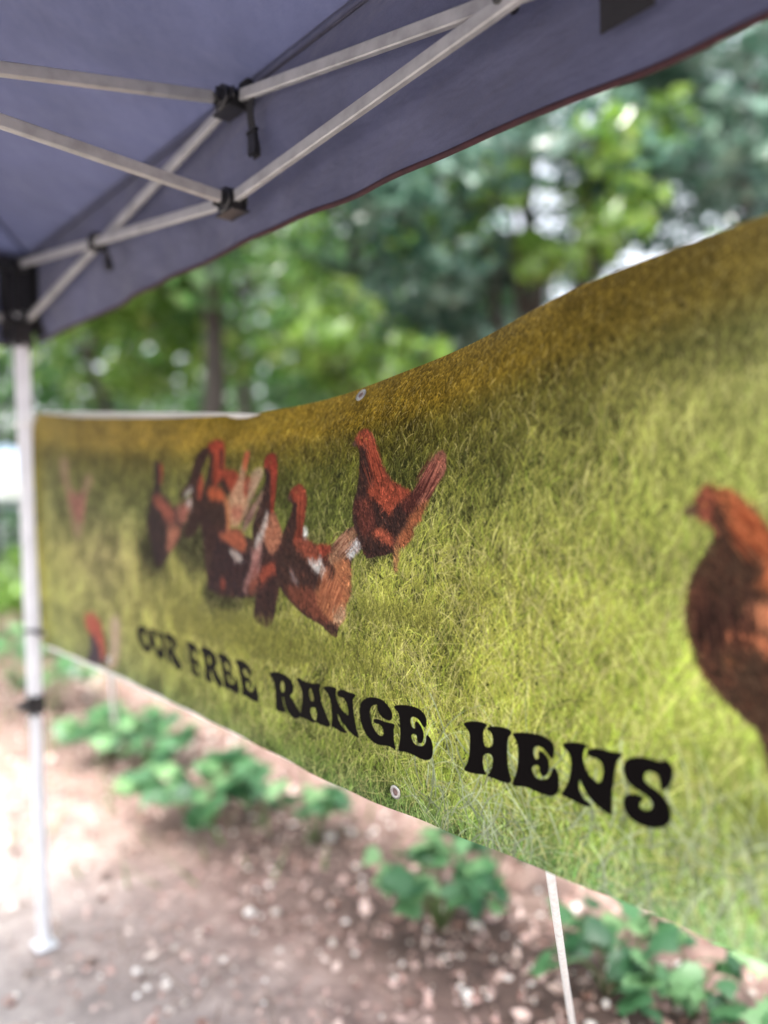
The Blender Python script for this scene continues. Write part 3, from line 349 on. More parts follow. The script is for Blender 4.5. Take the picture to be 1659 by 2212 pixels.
    union = np.zeros((Hh, W), np.float32)
    fleck = rng.random((Hh // 5 + 2, W // 2 + 2)).astype(np.float32)   # tall flecks: ragged, feathery borders
    for col, blur, st, poly in HEN_SHAPES:
        if not st: continue
        m, x0, y0 = mask_of(poly, blur * (1.7 if st else 1) + (2.2 if sum(col) > 180 and st else 0))
        h, w = m.shape
        nz = fleck[(y0 + np.arange(h)) // 5][:, (x0 + np.arange(w)) // 2]
        if st:
            edge = 4 * m * (1 - m)
            m = np.clip(m + (nz - .5) * edge * 1.1, 0, 1)
            union[y0:y0 + h, x0:x0 + w] = np.maximum(union[y0:y0 + h, x0:x0 + w], m)
        if st: col = tuple(.9 * a + .1 * b for a, b in zip(col, (150, 90, 66)))
        if st: col = (col[0] * .97, col[1] * 1.08, col[2] * 1.10)
        lay(m * (.94 if st else .72), x0, y0, col, .05 if st else 0)
    ys, xs = np.nonzero(union > .6)
    for N, ln, wd in ((20000, (6, 18), 2), (36000, (4, 12), 1)):        # plumage: smear the colours that are there, feather by feather
        pick = rng.integers(0, len(ys), N)
        c = img[ys[pick], xs[pick]]
        k = rng.normal(1, .32, (N, 1)).clip(.4, 1.9) + (rng.random((N, 1)) < .08) * .5
        c = np.where(rng.random((N, 1)) < .13, c * .45 + np.array([168, 92, 66]) * .42, c)
        keep = img.copy()
        strokes(N, xs[pick] / PX + S_MIN, ys[pick] / PX + Z_MIN, rng.uniform(*ln, N), rng.normal(0, .45, N),
                rng.normal(-1.15, .4, N) + .5 * (tone[ys[pick], xs[pick]] * 2), (c * k).astype(np.float32), np.full(N, wd))
        g = np.clip(union * 1.25, 0, 1)[..., None]
        img[:] = keep * (1 - g) + img * g
    # tail and neck quills, eyes, combs: px positions in mm along / above the banner
    for (s0, z0, s1, z1, wd, n_q, ca, cb) in QUILLS:
        t_ = np.linspace(0, 1, n_q); off = rng.uniform(-1, 1, n_q)
        dx, dz = s1 - s0, z1 - z0; L_ = math.hypot(dx, dz); px_, pz_ = -dz / L_, dx / L_
        ss_ = (s0 + px_ * off * wd + dx * rng.uniform(-.05, .45, n_q)) / 1000; zz_ = (z0 + pz_ * off * wd + dz * rng.uniform(-.05, .45, n_q)) / 1000
        cc = np.where(rng.random((n_q, 1)) < .5, np.array(ca), np.array(cb)) * rng.uniform(.8, 1.15, (n_q, 1))
        strokes(n_q, ss_, zz_, L_ / 1000 * PX * rng.uniform(.3, .62, n_q), rng.normal(0, .08, n_q), np.full(n_q, math.atan2(dz, dx)) + rng.normal(0, .07, n_q), cc.astype(np.float32), np.full(n_q, 2))
    for (es, ez) in EYES:
        xi, yi = int(X(es / 1000)), int(Y(ez / 1000))
        img[yi - 2:yi + 2, xi - 2:xi + 3] = (196, 128, 70); img[yi - 1:yi + 1, xi - 1:xi + 1] = (12, 8, 8)
    # grass in front of the feet
    for (sa, sb, za, zb, N) in [(.85, 1.36, 1.085, 1.15, 2600), (1.05, 1.55, 1.10, 1.17, 1800), (1.50, 1.66, 1.19, 1.235, 500), (.70, 1.0, 1.12, 1.2, 600), (2.05, 2.3, 1.03, 1.09, 1500)]:
        s = rng.uniform(sa, sb, N); z = rng.uniform(za, zb - .02, N)
        c = tint(s, z) * (rng.uniform(.6, 1.45, (N, 1)))
        strokes(N, s, z, rng.uniform(14, 40, N), rng.normal(0, .8, N), rng.normal(np.pi / 2, .4, N), c.astype(np.float32), np.where(rng.random(N) < .4, 2, 1))
    N = 420                                                       # coarse pale stalks along the near lower edge
    s = rng.uniform(1.62, S_MAX, N); z = rng.uniform(Z_MIN, 1.04, N) ** 1
    strokes(N, s, z, rng.uniform(50, 190, N), rng.normal(0, 1.3, N), rng.uniform(.2, 2.9, N), (np.array([168, 182, 150]) * rng.uniform(.65, 1.15, (N, 1))).astype(np.float32), rng.integers(2, 5, N))
    for polys in LETTERS:
        p0 = np.array(polys[0]).reshape(-1, 2)
        m, x0, y0 = mask_of(polys[0], 0, 4)
        for hole in polys[1:]:
            hm, hx, hy = mask_of(hole, 0, 4)
            oy, ox = hy - y0, hx - x0
            m[oy:oy + hm.shape[0], ox:ox + hm.shape[1]] *= 1 - hm
        lay(m, x0, y0, (9, 7, 7))
    # slightly soft, as large prints are
    img[1:-1, 1:-1] = img[1:-1, 1:-1] * .52 + (img[:-2, 1:-1] + img[2:, 1:-1] + img[1:-1, :-2] + img[1:-1, 2:]) * .12
    return np.clip(img / 255, 0, 1)


picture = bpy.data.images.new('banner_print', int((S_MAX - S_MIN) * PX), int((Z_MAX - Z_MIN) * PX))
_im = paint_print()
_px = np.ones((_im.shape[0], _im.shape[1], 4), np.float32); _px[..., :3] = _im
picture.pixels.foreach_set(_px.ravel()); picture.update(); picture.pack()
del _px, _im
q = M('printed_vinyl')
it = q.node('ShaderNodeTexImage', image=picture, interpolation='Cubic', extension='EXTEND')
uv = q.node('ShaderNodeUVMap'); q.l.new(uv.outputs[0], it.inputs[0])
q.base(it.outputs[0]); q.set(Roughness=.5); q.p.inputs['Specular IOR Level'].default_value = .035
wv = q.tex(1, 1, stretch=(700, 700, 700)); cr = q.tex(5, 4, .6)
bb = q.node('ShaderNodeBump', Strength=.06, Distance=.001); q.l.new(wv, bb.inputs['Height'])
b2 = q.node('ShaderNodeBump', Strength=.25, Distance=.012); q.l.new(cr, b2.inputs['Height']); q.l.new(bb.outputs[0], b2.inputs['Normal']); q.l.new(b2.outputs[0], q.p.inputs['Normal'])
q.translucent(.08, it.outputs[0])
print_mat = q.m
q = M('white_vinyl'); nz = q.tex(20); q.base(q.ramp(nz, [(.3, (.68, .68, .66)), (.7, (.8, .8, .78))])); q.set(Roughness=.4); q.translucent(.35, (.8, .8, .76)); white_vinyl = q.m

# ---------------------------------------------------------------- frame of reference of the tent side the banner hangs on
L0 = Vector((-1.0436, 2.2252, 0)); D = Vector((.67177, -.74076, 0)); N = Vector((-.74076, -.67177, 0)); Z = Vector((0, 0, 1))
def W(s, o, z): return L0 + D * s + N * o + Z * z
SA, SM, SB = -.082, 1.160, 2.402           # corner post, middle of the side, next corner post
SIDE = SB - SA
ZU, ZL, ZP, ZE = 2.093, 1.912, 2.72, 2.135   # upper and lower truss joints, peak, eave

# ---------------------------------------------------------------- ground
def ground_mat():
    q = M('leaf_mould')
    a = q.tex(.55, 4, .6); b = q.tex(4.5, 8, .72, dist=.6); c = q.tex(34, 6, .7); d2 = q.tex(1.4, 5, .6)
    mulch = q.ramp(b, [(.25, (.07, .04, .034)), (.42, (.20, .125, .105)), (.56, (.34, .235, .20)), (.72, (.46, .345, .305))])
    dirt = q.ramp(b, [(.3, (.29, .255, .24)), (.7, (.47, .43, .415))])
    # a bare trodden path runs along the tent, mulch lies beyond it
    tc = q.node('ShaderNodeTexCoord'); sx = q.node('ShaderNodeSeparateXYZ'); q.l.new(tc.outputs['Object'], sx.inputs[0])
    v1 = q.node('ShaderNodeMath', operation='MULTIPLY'); q.l.new(sx.outputs[0], v1.inputs[0]); v1.inputs[1].default_value = .74
    v2 = q.node('ShaderNodeMath', operation='MULTIPLY_ADD'); q.l.new(sx.outputs[1], v2.inputs[0]); v2.inputs[1].default_value = .67; q.l.new(v1.outputs[0], v2.inputs[2])
    v3 = q.node('ShaderNodeMath', operation='MULTIPLY_ADD'); q.l.new(a, v3.inputs[0]); v3.inputs[1].default_value = .9; q.l.new(v2.outputs[0], v3.inputs[2])
    mr = q.node('ShaderNodeMapRange'); q.l.new(v3.outputs[0], mr.inputs[0]); mr.inputs[1].default_value = .95; mr.inputs[2].default_value = 1.75
    col = q.mix(mr.outputs[0], dirt, mulch)
    # strip where the plants grow, darkened to paint in the shade under them
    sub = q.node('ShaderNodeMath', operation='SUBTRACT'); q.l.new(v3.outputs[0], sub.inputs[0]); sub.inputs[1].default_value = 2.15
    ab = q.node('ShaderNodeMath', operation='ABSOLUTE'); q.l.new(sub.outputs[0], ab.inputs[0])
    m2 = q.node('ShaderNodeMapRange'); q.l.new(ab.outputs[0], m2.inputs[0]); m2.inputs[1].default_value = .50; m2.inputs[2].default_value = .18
    bed_shade = q.ramp(b, [(.3, (.028, .018, .014)), (.6, (.075, .045, .036)), (.8, (.15, .10, .08))])
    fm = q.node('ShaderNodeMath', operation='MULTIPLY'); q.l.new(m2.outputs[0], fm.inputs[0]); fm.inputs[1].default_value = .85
    col = q.mix(fm.outputs[0], col, bed_shade)
    col = q.mix(.5, col, q.ramp(c, [(.3, (.32, .3, .3)), (.5, (.5, .5, .5)), (.72, (.78, .76, .72))]), 'OVERLAY')
    q.base(col); q.set(Roughness=.9); q.bump(c, .9, .02)
    return q.m
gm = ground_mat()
nx = 70
xs = np.concatenate([[-300, -120, -40], np.linspace(-12, 12, nx), [40, 120, 300]])
ys = np.concatenate([[-300, -60, -15], np.linspace(-6, 18, nx), [45, 120, 300]])
gx, gy = np.meshgrid(xs, ys)
gz = .018 * np.sin(gx * 1.7 + .8 * gy) + .014 * np.sin(gx * 3.1 - 2.3 * gy + 1) + .012 * np.sin(gy * 4.3 + gx)
gz = np.where((np.abs(gx) < 12.5) & (gy < 18.5) & (gy > -6.5), gz, 0)
near = np.exp(-((gx + 1.08) ** 2 + (gy - 2.22) ** 2) / .3); gz = gz * (1 - near) - .004 - .035
n_ = len(xs); idx = np.arange(n_ * len(ys)).reshape(len(ys), n_)
fc = np.stack([idx[:-1, :-1], idx[:-1, 1:], idx[1:, 1:], idx[1:, :-1]], -1).reshape(-1, 4)
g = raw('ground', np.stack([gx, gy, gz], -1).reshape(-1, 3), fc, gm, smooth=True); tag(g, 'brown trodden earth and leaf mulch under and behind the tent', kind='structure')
G0 = -.035
def gh(x, y): return G0 + .018 * math.sin(x * 1.7 + .8 * y) + .014 * math.sin(x * 3.1 - 2.3 * y + 1) + .012 * math.sin(y * 4.3 + x)

# lawn beyond the trees on the left
q = M('lawn'); a = q.tex(3, 6); b = q.tex(60, 4); q.base(q.mix(.4, q.ramp(a, [(.3, (.05, .11, .03)), (.7, (.12, .2, .05))]), q.ramp(b, [(.3, (.03, .07, .02)), (.7, (.2, .3, .1))]))); q.set(Roughness=.9); q.bump(b, 1, .05)
lx = np.array([[-60, 10.5], [-6.0, 9.2], [-3.2, 10.5], [-1.5, 16], [-2, 60], [-60, 60]])
lm = raw('lawn', np.c_[lx, np.full(6, .01)], np.array([[0, 1, 2, 3, 4, 5]]), q.m); tag(lm, 'green lawn beyond the trees on the left', kind='structure')

# ---------------------------------------------------------------- litter: dry leaves, wood chips, small pale stones
def island_mat(name, stops, rough=.6, spec=.3, tr=0):
    q = M(name); ge = q.node('ShaderNodeNewGeometry'); c = q.ramp(ge.outputs['Random Per Island'], stops)
    q.base(c); q.set(Roughness=rough); q.p.inputs['Specular IOR Level'].default_value = spec
    if tr: q.translucent(tr, c)
    return q.m
def leaf_quads(P, size, nrm_jit, up=None, fold=.25, aspect=.62):
    """n leaves: centre P, half length size; each is two triangles pairs folded along the midrib -> 4 verts, 2 tris"""
    n = len(P)
    nrm = rs.normal(0, nrm_jit, (n, 3)) + (np.array([0, 0, 1.]) if up is None else up)
    nrm /= np.linalg.norm(nrm, axis=1)[:, None] + 1e-9
    t = rs.normal(0, 1, (n, 3)); t -= nrm * (t * nrm).sum(1)[:, None]; t /= np.linalg.norm(t, axis=1)[:, None] + 1e-9
    b = np.cross(nrm, t)
    L = size[:, None]
    v = np.stack([P - t * L, P + b * L * aspect - nrm * L * fold - t * L * .1, P + t * L, P - b * L * aspect - nrm * L * fold - t * L * .1], 1)
    i = np.arange(n)[:, None] * 4
    f = np.concatenate([i + [0, 1, 2], i + [0, 2, 3]], 0)
    return v.reshape(-1, 3), f
def scatter(n, x0, x1, y0, y1):
    x = rs.uniform(x0, x1, n); y = rs.uniform(y0, y1, n)
    z = G0 + .018 * np.sin(x * 1.7 + .8 * y) + .014 * np.sin(x * 3.1 - 2.3 * y + 1) + .012 * np.sin(y * 4.3 + x)
    return np.stack([x, y, z], 1)
lp = scatter(80000, -6, 4, .3, 9)
across = lp[:, 0] * .74 + lp[:, 1] * .67
keep = rs.random(len(lp)) < np.clip((across - .35) * .9, .22, 1)
lp = lp[keep]; lp[:, 2] += rs.uniform(.004, .02, len(lp))
v, f = leaf_quads(lp, np.clip(np.random.default_rng(8).lognormal(-4.5, .42, len(lp)), .004, .030), .42)
dry = island_mat('dry_leaf', [(0, (.13, .065, .05)), (.22, (.28, .155, .125)), (.42, (.44, .28, .24)), (.62, (.34, .23, .20)), (.80, (.46, .32, .28)), (.93, (.58, .44, .38)), (1, (.78, .66, .58))], .26, .6)
tag(raw('leaf_litter', v, f, dry), 'dry brown, pink and tan leaves and chips covering the ground', 'leaf litter', kind='stuff')

def blobs(P, rad):
    t = bmesh.new(); bmesh.ops.create_icosphere(t, subdivisions=1, radius=1)
    tv = np.array([v.co for v in t.verts]); tf = np.array([[v.index for v in f.verts] for f in t.faces]); t.free()
    n = len(P); V = tv[None] * (1 + rs.normal(0, .16, (n, len(tv), 1))) * rad[:, None, None] * rs.uniform(.6, 1.2, (n, 1, 3)) * np.array([1, 1, .6])
    V = V + P[:, None, :]
    F = tf[None] + (np.arange(n) * len(tv))[:, None, None]
    return V.reshape(-1, 3), F.reshape(-1, 3)
r3 = np.random.default_rng(21)
bm = bmesh.new()
for i in range(420):
    x_, y_ = r3.uniform(-3.5, 2.2), r3.uniform(1.2, 5.5); a_ = r3.uniform(0, 6.28); l_ = r3.uniform(.04, .22); z_ = gh(x_, y_) + .012
    dx_, dy_ = math.cos(a_) * l_ / 2, math.sin(a_) * l_ / 2; k_ = r3.uniform(-.02, .02)
    add_tube(bm, [(x_ - dx_, y_ - dy_, z_), (x_ + k_, y_ - k_, z_ + r3.uniform(0, .012)), (x_ + dx_, y_ + dy_, z_)], [.003, .0025, .0015], 4, False)
tag(obj('twigs', bm, simple('dead_twig', (.07, .045, .035), (.26, .19, .15), 20, .8)), 'thin dead twigs lying in the leaf mulch', 'twigs', kind='stuff')
pp = scatter(3600, -4.5, 2.6, .8, 7); pr = rs.uniform(.004, .020, len(pp)) * rs.uniform(.5, 1, len(pp)); rb = np.random.default_rng(5); big = rb.random(len(pp)) < .035; pr[big] = rb.uniform(.018, .027, int(big.sum())); pp[:, 2] += .006
v, f = blobs(pp, pr)
tag(raw('pebbles', v, f, island_mat('pale_stone', [(0, (.45, .38, .33)), (.5, (.66, .6, .55)), (1, (.85, .82, .78))], .3, .5), smooth=True), 'small pale stones and shells strewn over the mulch', 'pebbles', kind='stuff')

# ---------------------------------------------------------------- trees
TREE_SEED = 2
rs = np.random.default_rng(TREE_SEED); random.seed(TREE_SEED)
bark = M('bark'); nz = bark.tex(6, 8, .7, stretch=(6, 6, 1)); bark.base(bark.ramp(nz, [(.3, (.014, .012, .010)), (.6, (.045, .038, .032)), (.8, (.09, .076, .065))])); bark.set(Roughness=.95); bark.bump(nz, 1, .04); bark = bark.m
LG = {
 'sunny': island_mat('leaf_yellow_green', [(0, (.07, .15, .025)), (.4, (.15, .29, .045)), (.8, (.25, .42, .08)), (1, (.38, .52, .15))], .17, 1.0, .5),
 'mid':   island_mat('leaf_mid_green', [(0, (.035, .10, .03)), (.5, (.08, .20, .055)), (1, (.17, .32, .10))], .17, 1.0, .45),
 'blue':  island_mat('leaf_blue_green', [(0, (.035, .09, .07)), (.5, (.08, .17, .125)), (.9, (.15, .26, .195)), (1, (.24, .36, .28))], .17, 1.0, .4),
}
def branch_path(a, b, n=5, wob=.12):
    a, b = Vector(a), Vector(b); L = (b - a).length; out = []
    for i in range(n + 1):
        t = i / n; p = a.lerp(b, t)
        if 0 < i < n: p += Vector((random.uniform(-1, 1), random.uniform(-1, 1), random.uniform(-1, 1))) * wob * L * .3
        p.z += math.sin(t * math.pi) * L * .06
        out.append(p)
    return out
def tree(x, y, h, crown_r, z_low, leaves, size, mat, label, trunk_r=.13, kind='tree', nclump=26, lean=(0, 0), extra=None, cx=0, cy=0):
    root = empty(kind, (x, y, 0)); tag(root, label, 'tree' if kind != 'shrub' else 'shrub', 'trees behind the tent' if kind != 'shrub' else 'shrubs behind the tent')
    top = Vector((lean[0], lean[1], h * .78))
    bm = bmesh.new()
    tp = branch_path((0, 0, -.1), top, 7, .07)
    add_tube(bm, tp, [trunk_r * (1.25 if i == 0 else 1 - .78 * i / 7) for i in range(8)], 9)
    obj('trunk', bm, bark, root, True)
    cl = []
    zc = (h + z_low) / 2; hr = (h - z_low) / 2
    for i in range(nclump):
        u = Vector(rs.normal(0, 1, 3)); u.normalize(); rr = random.uniform(.35, .95)
        cl.append(Vector((u.x * crown_r * rr + cx, u.y * crown_r * rr + cy, zc + u.z * hr * rr)))
    for i, c in enumerate(cl[:9] if extra is None else []):
        k = min(6, max(2, int(7 * min(.9, max(.25, (c.z - .6) / max(top.z, .1)))))); a = tp[k]
        bm = bmesh.new(); bp = branch_path(a, c, 4, .2); r0 = trunk_r * .38
        add_tube(bm, bp, [r0 * (1 - .85 * j / 4) for j in range(5)], 6)
        obj('branch', bm, bark, root, True)
    for a, c, r0 in (extra or []):
        bm = bmesh.new(); bp = branch_path(a, c, 5, .14)
        add_tube(bm, bp, [r0 * (1 - .75 * j / 5) for j in range(6)], 7)
        obj('branch', bm, bark, root, True)
    leaves = int(leaves * (.36 if kind == 'tree' else 1)); size = size * (1.68 if kind == 'tree' else 1)
    per = leaves // nclump; P = []
    for c in cl:
        r = crown_r * random.uniform(.20, .40)
        q = rs.normal(0, 1, (per, 3)); q /= np.linalg.norm(q, axis=1)[:, None]; q *= (rs.random((per, 1)) ** .45) * r
        q[:, 2] *= .62; P.append(q + np.array(c))
    P = np.concatenate(P); P = P[P[:, 2] > .05]
    v, f = leaf_quads(P, rs.uniform(.6, 1.25, len(P)) * size, .75, np.array([-.15, -.5, .7]))
    o = raw('crown', v, f, LG[mat], root); o['kind'] = 'stuff'
    return root

tree(-1.72, 7.6, 6.4, 1.9, 3.1, 6500, .075, 'mid', 'dark straight trunk with mid green crown, standing above the middle of the sagging banner', .17, cx=-.3)
tree(-3.3, 8.6, 6.0, 2.0, 2.1, 8000, .075, 'sunny', 'bright yellow green tree nearest the white tent leg', .09, nclump=34)
tree(-5.9, 7.6, 5.6, 1.8, 2.5, 4500, .075, 'sunny', 'sunlit green tree at the far left beyond the tent leg', .10)
tree(-.3, 9.4, 6.8, 2.1, 1.7, 5500, .075, 'sunny', 'yellow green tree right of the dark straight trunk', .09, cx=-.3)
tree(.5, 10.2, 7.2, 2.3, 1.9, 6500, .085, 'blue', 'blue green tree over the middle of the banner', .11)
tree(1.75, 9.0, 8.2, 2.5, 2.7, 7400, .085, 'blue', 'forked dark tree with bare limbs spreading against the white sky', .15, lean=(.1, 0),
     extra=[((0, 0, 2.2), (1.7, -.1, 5.5), .07), ((0, 0, 2.6), (-1.2, .2, 5.4), .08), ((.5, 0, 3.2), (1.1, .1, 6.2), .05), ((0, 0, 3.4), (.4, .3, 6.5), .06), ((0, 0, 3.0), (-.5, -.2, 6.6), .05)])
tree(2.3, 8.0, 5.6, 1.1, 3.3, 1500, .075, 'sunny', 'small lit green tree in front of the forked dark tree', .05, nclump=14)
tree(4.6, 9.2, 8.6, 2.7, 3.3, 8200, .09, 'blue', 'pale blue green tree above the right end of the banner', .13)
tree(6.6, 10.5, 8.4, 2.7, 2.3, 7000, .09, 'blue', 'blue green tree farthest right', .13)
tree(-2.4, 13.0, 8.0, 2.8, 1.2, 6000, .10, 'mid', 'mid green tree deeper in the wood behind the dark straight trunk', .16)
tree(-6.8, 12.6, 8.6, 2.6, 3.4, 5000, .10, 'mid', 'tall green tree deep on the left', .15)
tree(1.4, 14.5, 6.6, 2.6, 1.0, 5000, .10, 'blue', 'shaded blue green tree deep behind the forked tree', .15)
# undergrowth
tree(-3.15, 6.4, 1.08, .62, .15, 1500, .05, 'sunny', 'bright green waist high shrub just left of the white tent leg', .03, 'shrub', 10)
tree(-4.2, 7.0, 1.0, .7, .1, 1500, .05, 'sunny', 'low bright green shrub at the left edge', .03, 'shrub', 10)
tree(-2.35, 6.3, 1.2, .5, .1, 1100, .05, 'mid', 'dark green shrub between tent leg and banner', .03, 'shrub', 9)
tree(-1.2, 7.2, 1.7, .8, .1, 1500, .055, 'mid', 'green shrub hidden behind the left half of the banner', .03, 'shrub', 9)

# a far strip of wood closes the view
tw = 30000
ang = rs.uniform(-1.0, .95, tw); dist = rs.uniform(19, 27, tw)
x = np.sin(ang) * dist; y = np.cos(ang) * dist
hmax = np.interp(x, [-24, -14, -9.8, -8.2, -3, 2, 8, 16, 24], [10, 9.5, 9, 9.5, 9, 8.0, 6.0, 6.4, 8]) + 1.1 * np.sin(x * .9) + .7 * np.sin(x * 2.3 + 1)
z = rs.random(tw) ** .9 * hmax
gap = (x > -12.2) & (x < -9.0) & (z < 2.6)
sel = ~gap
v, f = leaf_quads(np.stack([x, y, z], 1)[sel], rs.uniform(.15, .32, int(sel.sum())), .9, np.array([-.15, -.5, .7]))
tag(raw('far_wood', v, f, LG['mid']), 'far green wood closing the view behind the trees', 'wood', kind='stuff')

# ---------------------------------------------------------------- another stall far off on the left
fs = empty('market_tent', (-8.3, 16.4, -.25), R(12)); fs.scale = (1, 1, .9); tag(fs, 'distant white market tent with pale blue roof, left of the white leg', 'tent')
q = M('pale_blue_roof'); nz = q.tex(2); q.base(q.ramp(nz, [(.3, (.45, .58, .80)), (.7, (.52, .65, .85))])); q.set(Roughness=.6); q.translucent(.4, (.5, .62, .85)); blue_roof = q.m
bm = bmesh.new(); a_ = 1.5
cr = [bm.verts.new(p) for p in ((-a_, -a_, 2.1), (a_, -a_, 2.1), (a_, a_, 2.1), (-a_, a_, 2.1))]; pk = bm.verts.new((0, 0, 3.0))
for i in range(4): bm.faces.new((cr[i], cr[(i+1) % 4], pk))
obj('roof', bm, blue_roof, fs)
bm = bmesh.new()
for (xa, ya), (xb, yb) in zip([(-a_, -a_), (a_, -a_), (a_, a_), (-a_, a_)], [(a_, -a_), (a_, a_), (-a_, a_), (-a_, -a_)]):
    q4 = [bm.verts.new(p) for p in ((xa, ya, 1.75), (xb, yb, 1.75), (xb, yb, 2.1), (xa, ya, 2.1))]; bm.faces.new(q4)
obj('valance', bm, white_vinyl, fs)
bm = bmesh.new(); q4 = [bm.verts.new(p) for p in ((-a_, a_ - .03, .3), (a_, a_ - .03, .3), (a_, a_ - .03, 1.75), (-a_, a_ - .03, 1.75))]; bm.faces.new(q4); obj('side_wall', bm, white_vinyl, fs)
for sx in (-1, 1):
    for sy in (-1, 1):
        bm = bmesh.new(); add_bar(bm, (sx * (a_ - .03), sy * (a_ - .06), 0), (sx * (a_ - .03), sy * (a_ - .06), 2.1), .04, .04); obj('leg', bm, white_steel, fs)

# ---------------------------------------------------------------- low leafy plants in the mulch
def lobed_leaf():
    """a five-lobed leaf, toothed, folded along its midrib; lies in xy, stalk at the origin, tip at +y"""
    prof = [(0, 0), (.10, .05), (.30, -.06), (.34, .10), (.55, .12), (.44, .27), (.62, .42), (.42, .46), (.40, .64), (.26, .60), (.20, .80), (.11, .84), (0, 1.02)]
    pts = prof + [(-x, y) for x, y in prof[-2:0:-1]]
    bm = bmesh.new(); vs = [bm.verts.new((x, y, -.22 * abs(x) ** 1.3 - .22 * y * y)) for x, y in pts]
    mid = [bm.verts.new((0, t, -.22 * t * t + .015)) for t in (.25, .5, .75)]
    nR = len(prof)
    right = vs[:nR]; left = [vs[0]] + vs[:nR - 2:-1]
    for side, flip in ((right, False), (left, True)):
        ch = [side[0], mid[0], mid[1], mid[2], side[-1]]
        cuts = [(0, 1, 3), (1, 2, 6), (2, 3, 9), (3, 4, 12)]
        st = [0, 3, 6, 9, 12]
        for k in range(4):
            loop = [ch[k]] + side[max(1, st[k]):st[k+1] + (1 if k < 3 else 0)] + ([ch[k+1]])
            if flip: loop = loop[::-1]
            try: bm.faces.new(loop)
            except ValueError: pass
    bmesh.ops.triangulate(bm, faces=bm.faces[:])
    me = bpy.data.meshes.new('leaf'); bm.to_mesh(me); bm.free(); return me
def plant_mat(name, a, b, c):
    q = M(name); oi = q.node('ShaderNodeObjectInfo'); col = q.ramp(oi.outputs['Random'], [(0, a), (.55, b), (1, c)])
    vein = q.tex(14, 4); col = q.mix(.35, col, q.ramp(vein, [(.35, (.3, .35, .3)), (.7, (.7, .7, .6))]), 'OVERLAY')
    q.base(col); q.set(Roughness=.38); q.translucent(.35, col); return q.m
pm1 = plant_mat('herb_leaf', (.03, .10, .045), (.09, .22, .095), (.25, .42, .20))
stem_mat = simple('green_stem', (.07, .12, .04), (.13, .17, .06), 40, .6)
leaf_meshes = []
for i in range(4):
    me = lobed_leaf(); me.materials.append(pm1)
    for v_ in me.vertices: v_.co.x *= 1 + .12 * (i - 1.5); v_.co.z += .05 * math.sin(v_.co.y * 5 + i * 2) * abs(v_.co.x)
    me.polygons.foreach_set('use_smooth', [True] * len(me.polygons)); leaf_meshes.append(me)
def plant(x, y, hgt, spread, nl, size, label):
    root = empty('leafy_plant', (x, y, gh(x, y))); tag(root, label, 'plant', 'low leafy plants in the mulch behind the banner')
    nst = max(4, nl // 5); tips = []
    for i in range(nst):
        a = 2 * math.pi * i / nst + random.uniform(-.4, .4); rr = spread * random.uniform(.2, .8)
        tip = Vector((math.cos(a) * rr, math.sin(a) * rr, hgt * random.uniform(.7, 1)))
        bm = bmesh.new(); p = [Vector((0, 0, -.02)), Vector((tip.x * .3, tip.y * .3, tip.z * .5)), tip]
        add_tube(bm, p, [.006, .0045, .0025], 5); obj('stem', bm, stem_mat, root, True); tips.append(tip)
    for i in range(nl):
        t = tips[i % nst]; k = random.uniform(.62, 1.0)
        o = bpy.data.objects.new('leaf', leaf_meshes[i % 4]); COL.objects.link(o); o.parent = root
        j = Vector((random.uniform(-1, 1), random.uniform(-1, 1), 0)) * spread * .22
        o.location = Vector((t.x * k, t.y * k, t.z * (.55 + .45 * k) + random.uniform(-.04, .04))) + j * .7
        az = math.atan2(t.y, t.x) + random.uniform(-1.3, 1.3)
        o.rotation_euler = (random.uniform(-.6, .7), random.uniform(-.6, .6), az - math.pi / 2)
        s_ = size * random.uniform(.7, 1.25); o.scale = (s_, s_, s_)
PL = [(-.78, 3.10, 0.25, 0.36, 62, 0.108, 'leafy green plant under the lettering, where OUR stands'),
      (-1.45, 3.80, 0.28, 0.36, 54, 0.108, 'leafy plant below the small red hen print near the lower left of the banner'),
      (-.30, 2.90, 0.23, 0.24, 32, 0.086, 'small blue green plant under the first letters of RANGE'),
      (.15, 2.30, 0.25, 0.24, 54, 0.090, 'bright serrated plant standing below the bottom grommet of the banner'),
      (.60, 2.02, 0.21, 0.26, 35, 0.086, 'shaded dark green plant right of the thin white rope'),
      (.80, 1.93, 0.21, 0.24, 29, 0.079, 'shaded plant close under the lower right edge of the banner'),
      (1.00, 1.72, 0.28, 0.26, 29, 0.086, 'dark leafy plant at the right edge of the picture'),
      (-2.15, 4.75, 0.39, 0.34, 35, 0.101, 'tall stemmed plant behind the white leg and left end of banner'),
      (-1.12, 3.62, 0.21, 0.26, 32, 0.094, 'small plant between the two leafy clumps at left'),
      (.36, 2.62, 0.25, 0.26, 32, 0.094, 'plant half hidden by the banner behind the bright serrated plant'),
      (-2.7, 5.3, 0.44, 0.40, 35, 0.108, 'lit green plant at the foot of the shrub left of the leg')]
for a in PL: plant(*a)
q = M('grass_blade'); q.base((.10, .2, .045)); q.set(Roughness=.5); q.translucent(.4, (.14, .26, .05))
gp = np.concatenate([scatter(2600, -6.5, -1.6, 5.6, 9.5), scatter(500, -3, 3, 2.6, 5.5)])
n_ = len(gp); a = rs.uniform(0, 2 * np.pi, n_); hh = rs.uniform(.05, .22, n_); wv_ = .006
dx = np.stack([np.cos(a), np.sin(a), 0 * a], 1) * wv_; le = np.stack([rs.normal(0, .4, n_) * hh, rs.normal(0, .4, n_) * hh, hh], 1)
V = np.stack([gp - dx, gp + dx, gp + le], 1).reshape(-1, 3)
tag(raw('grass', V, np.arange(len(V)).reshape(-1, 3), q.m), 'thin tufts of grass at the edge of the mulch', 'grass', kind='stuff')

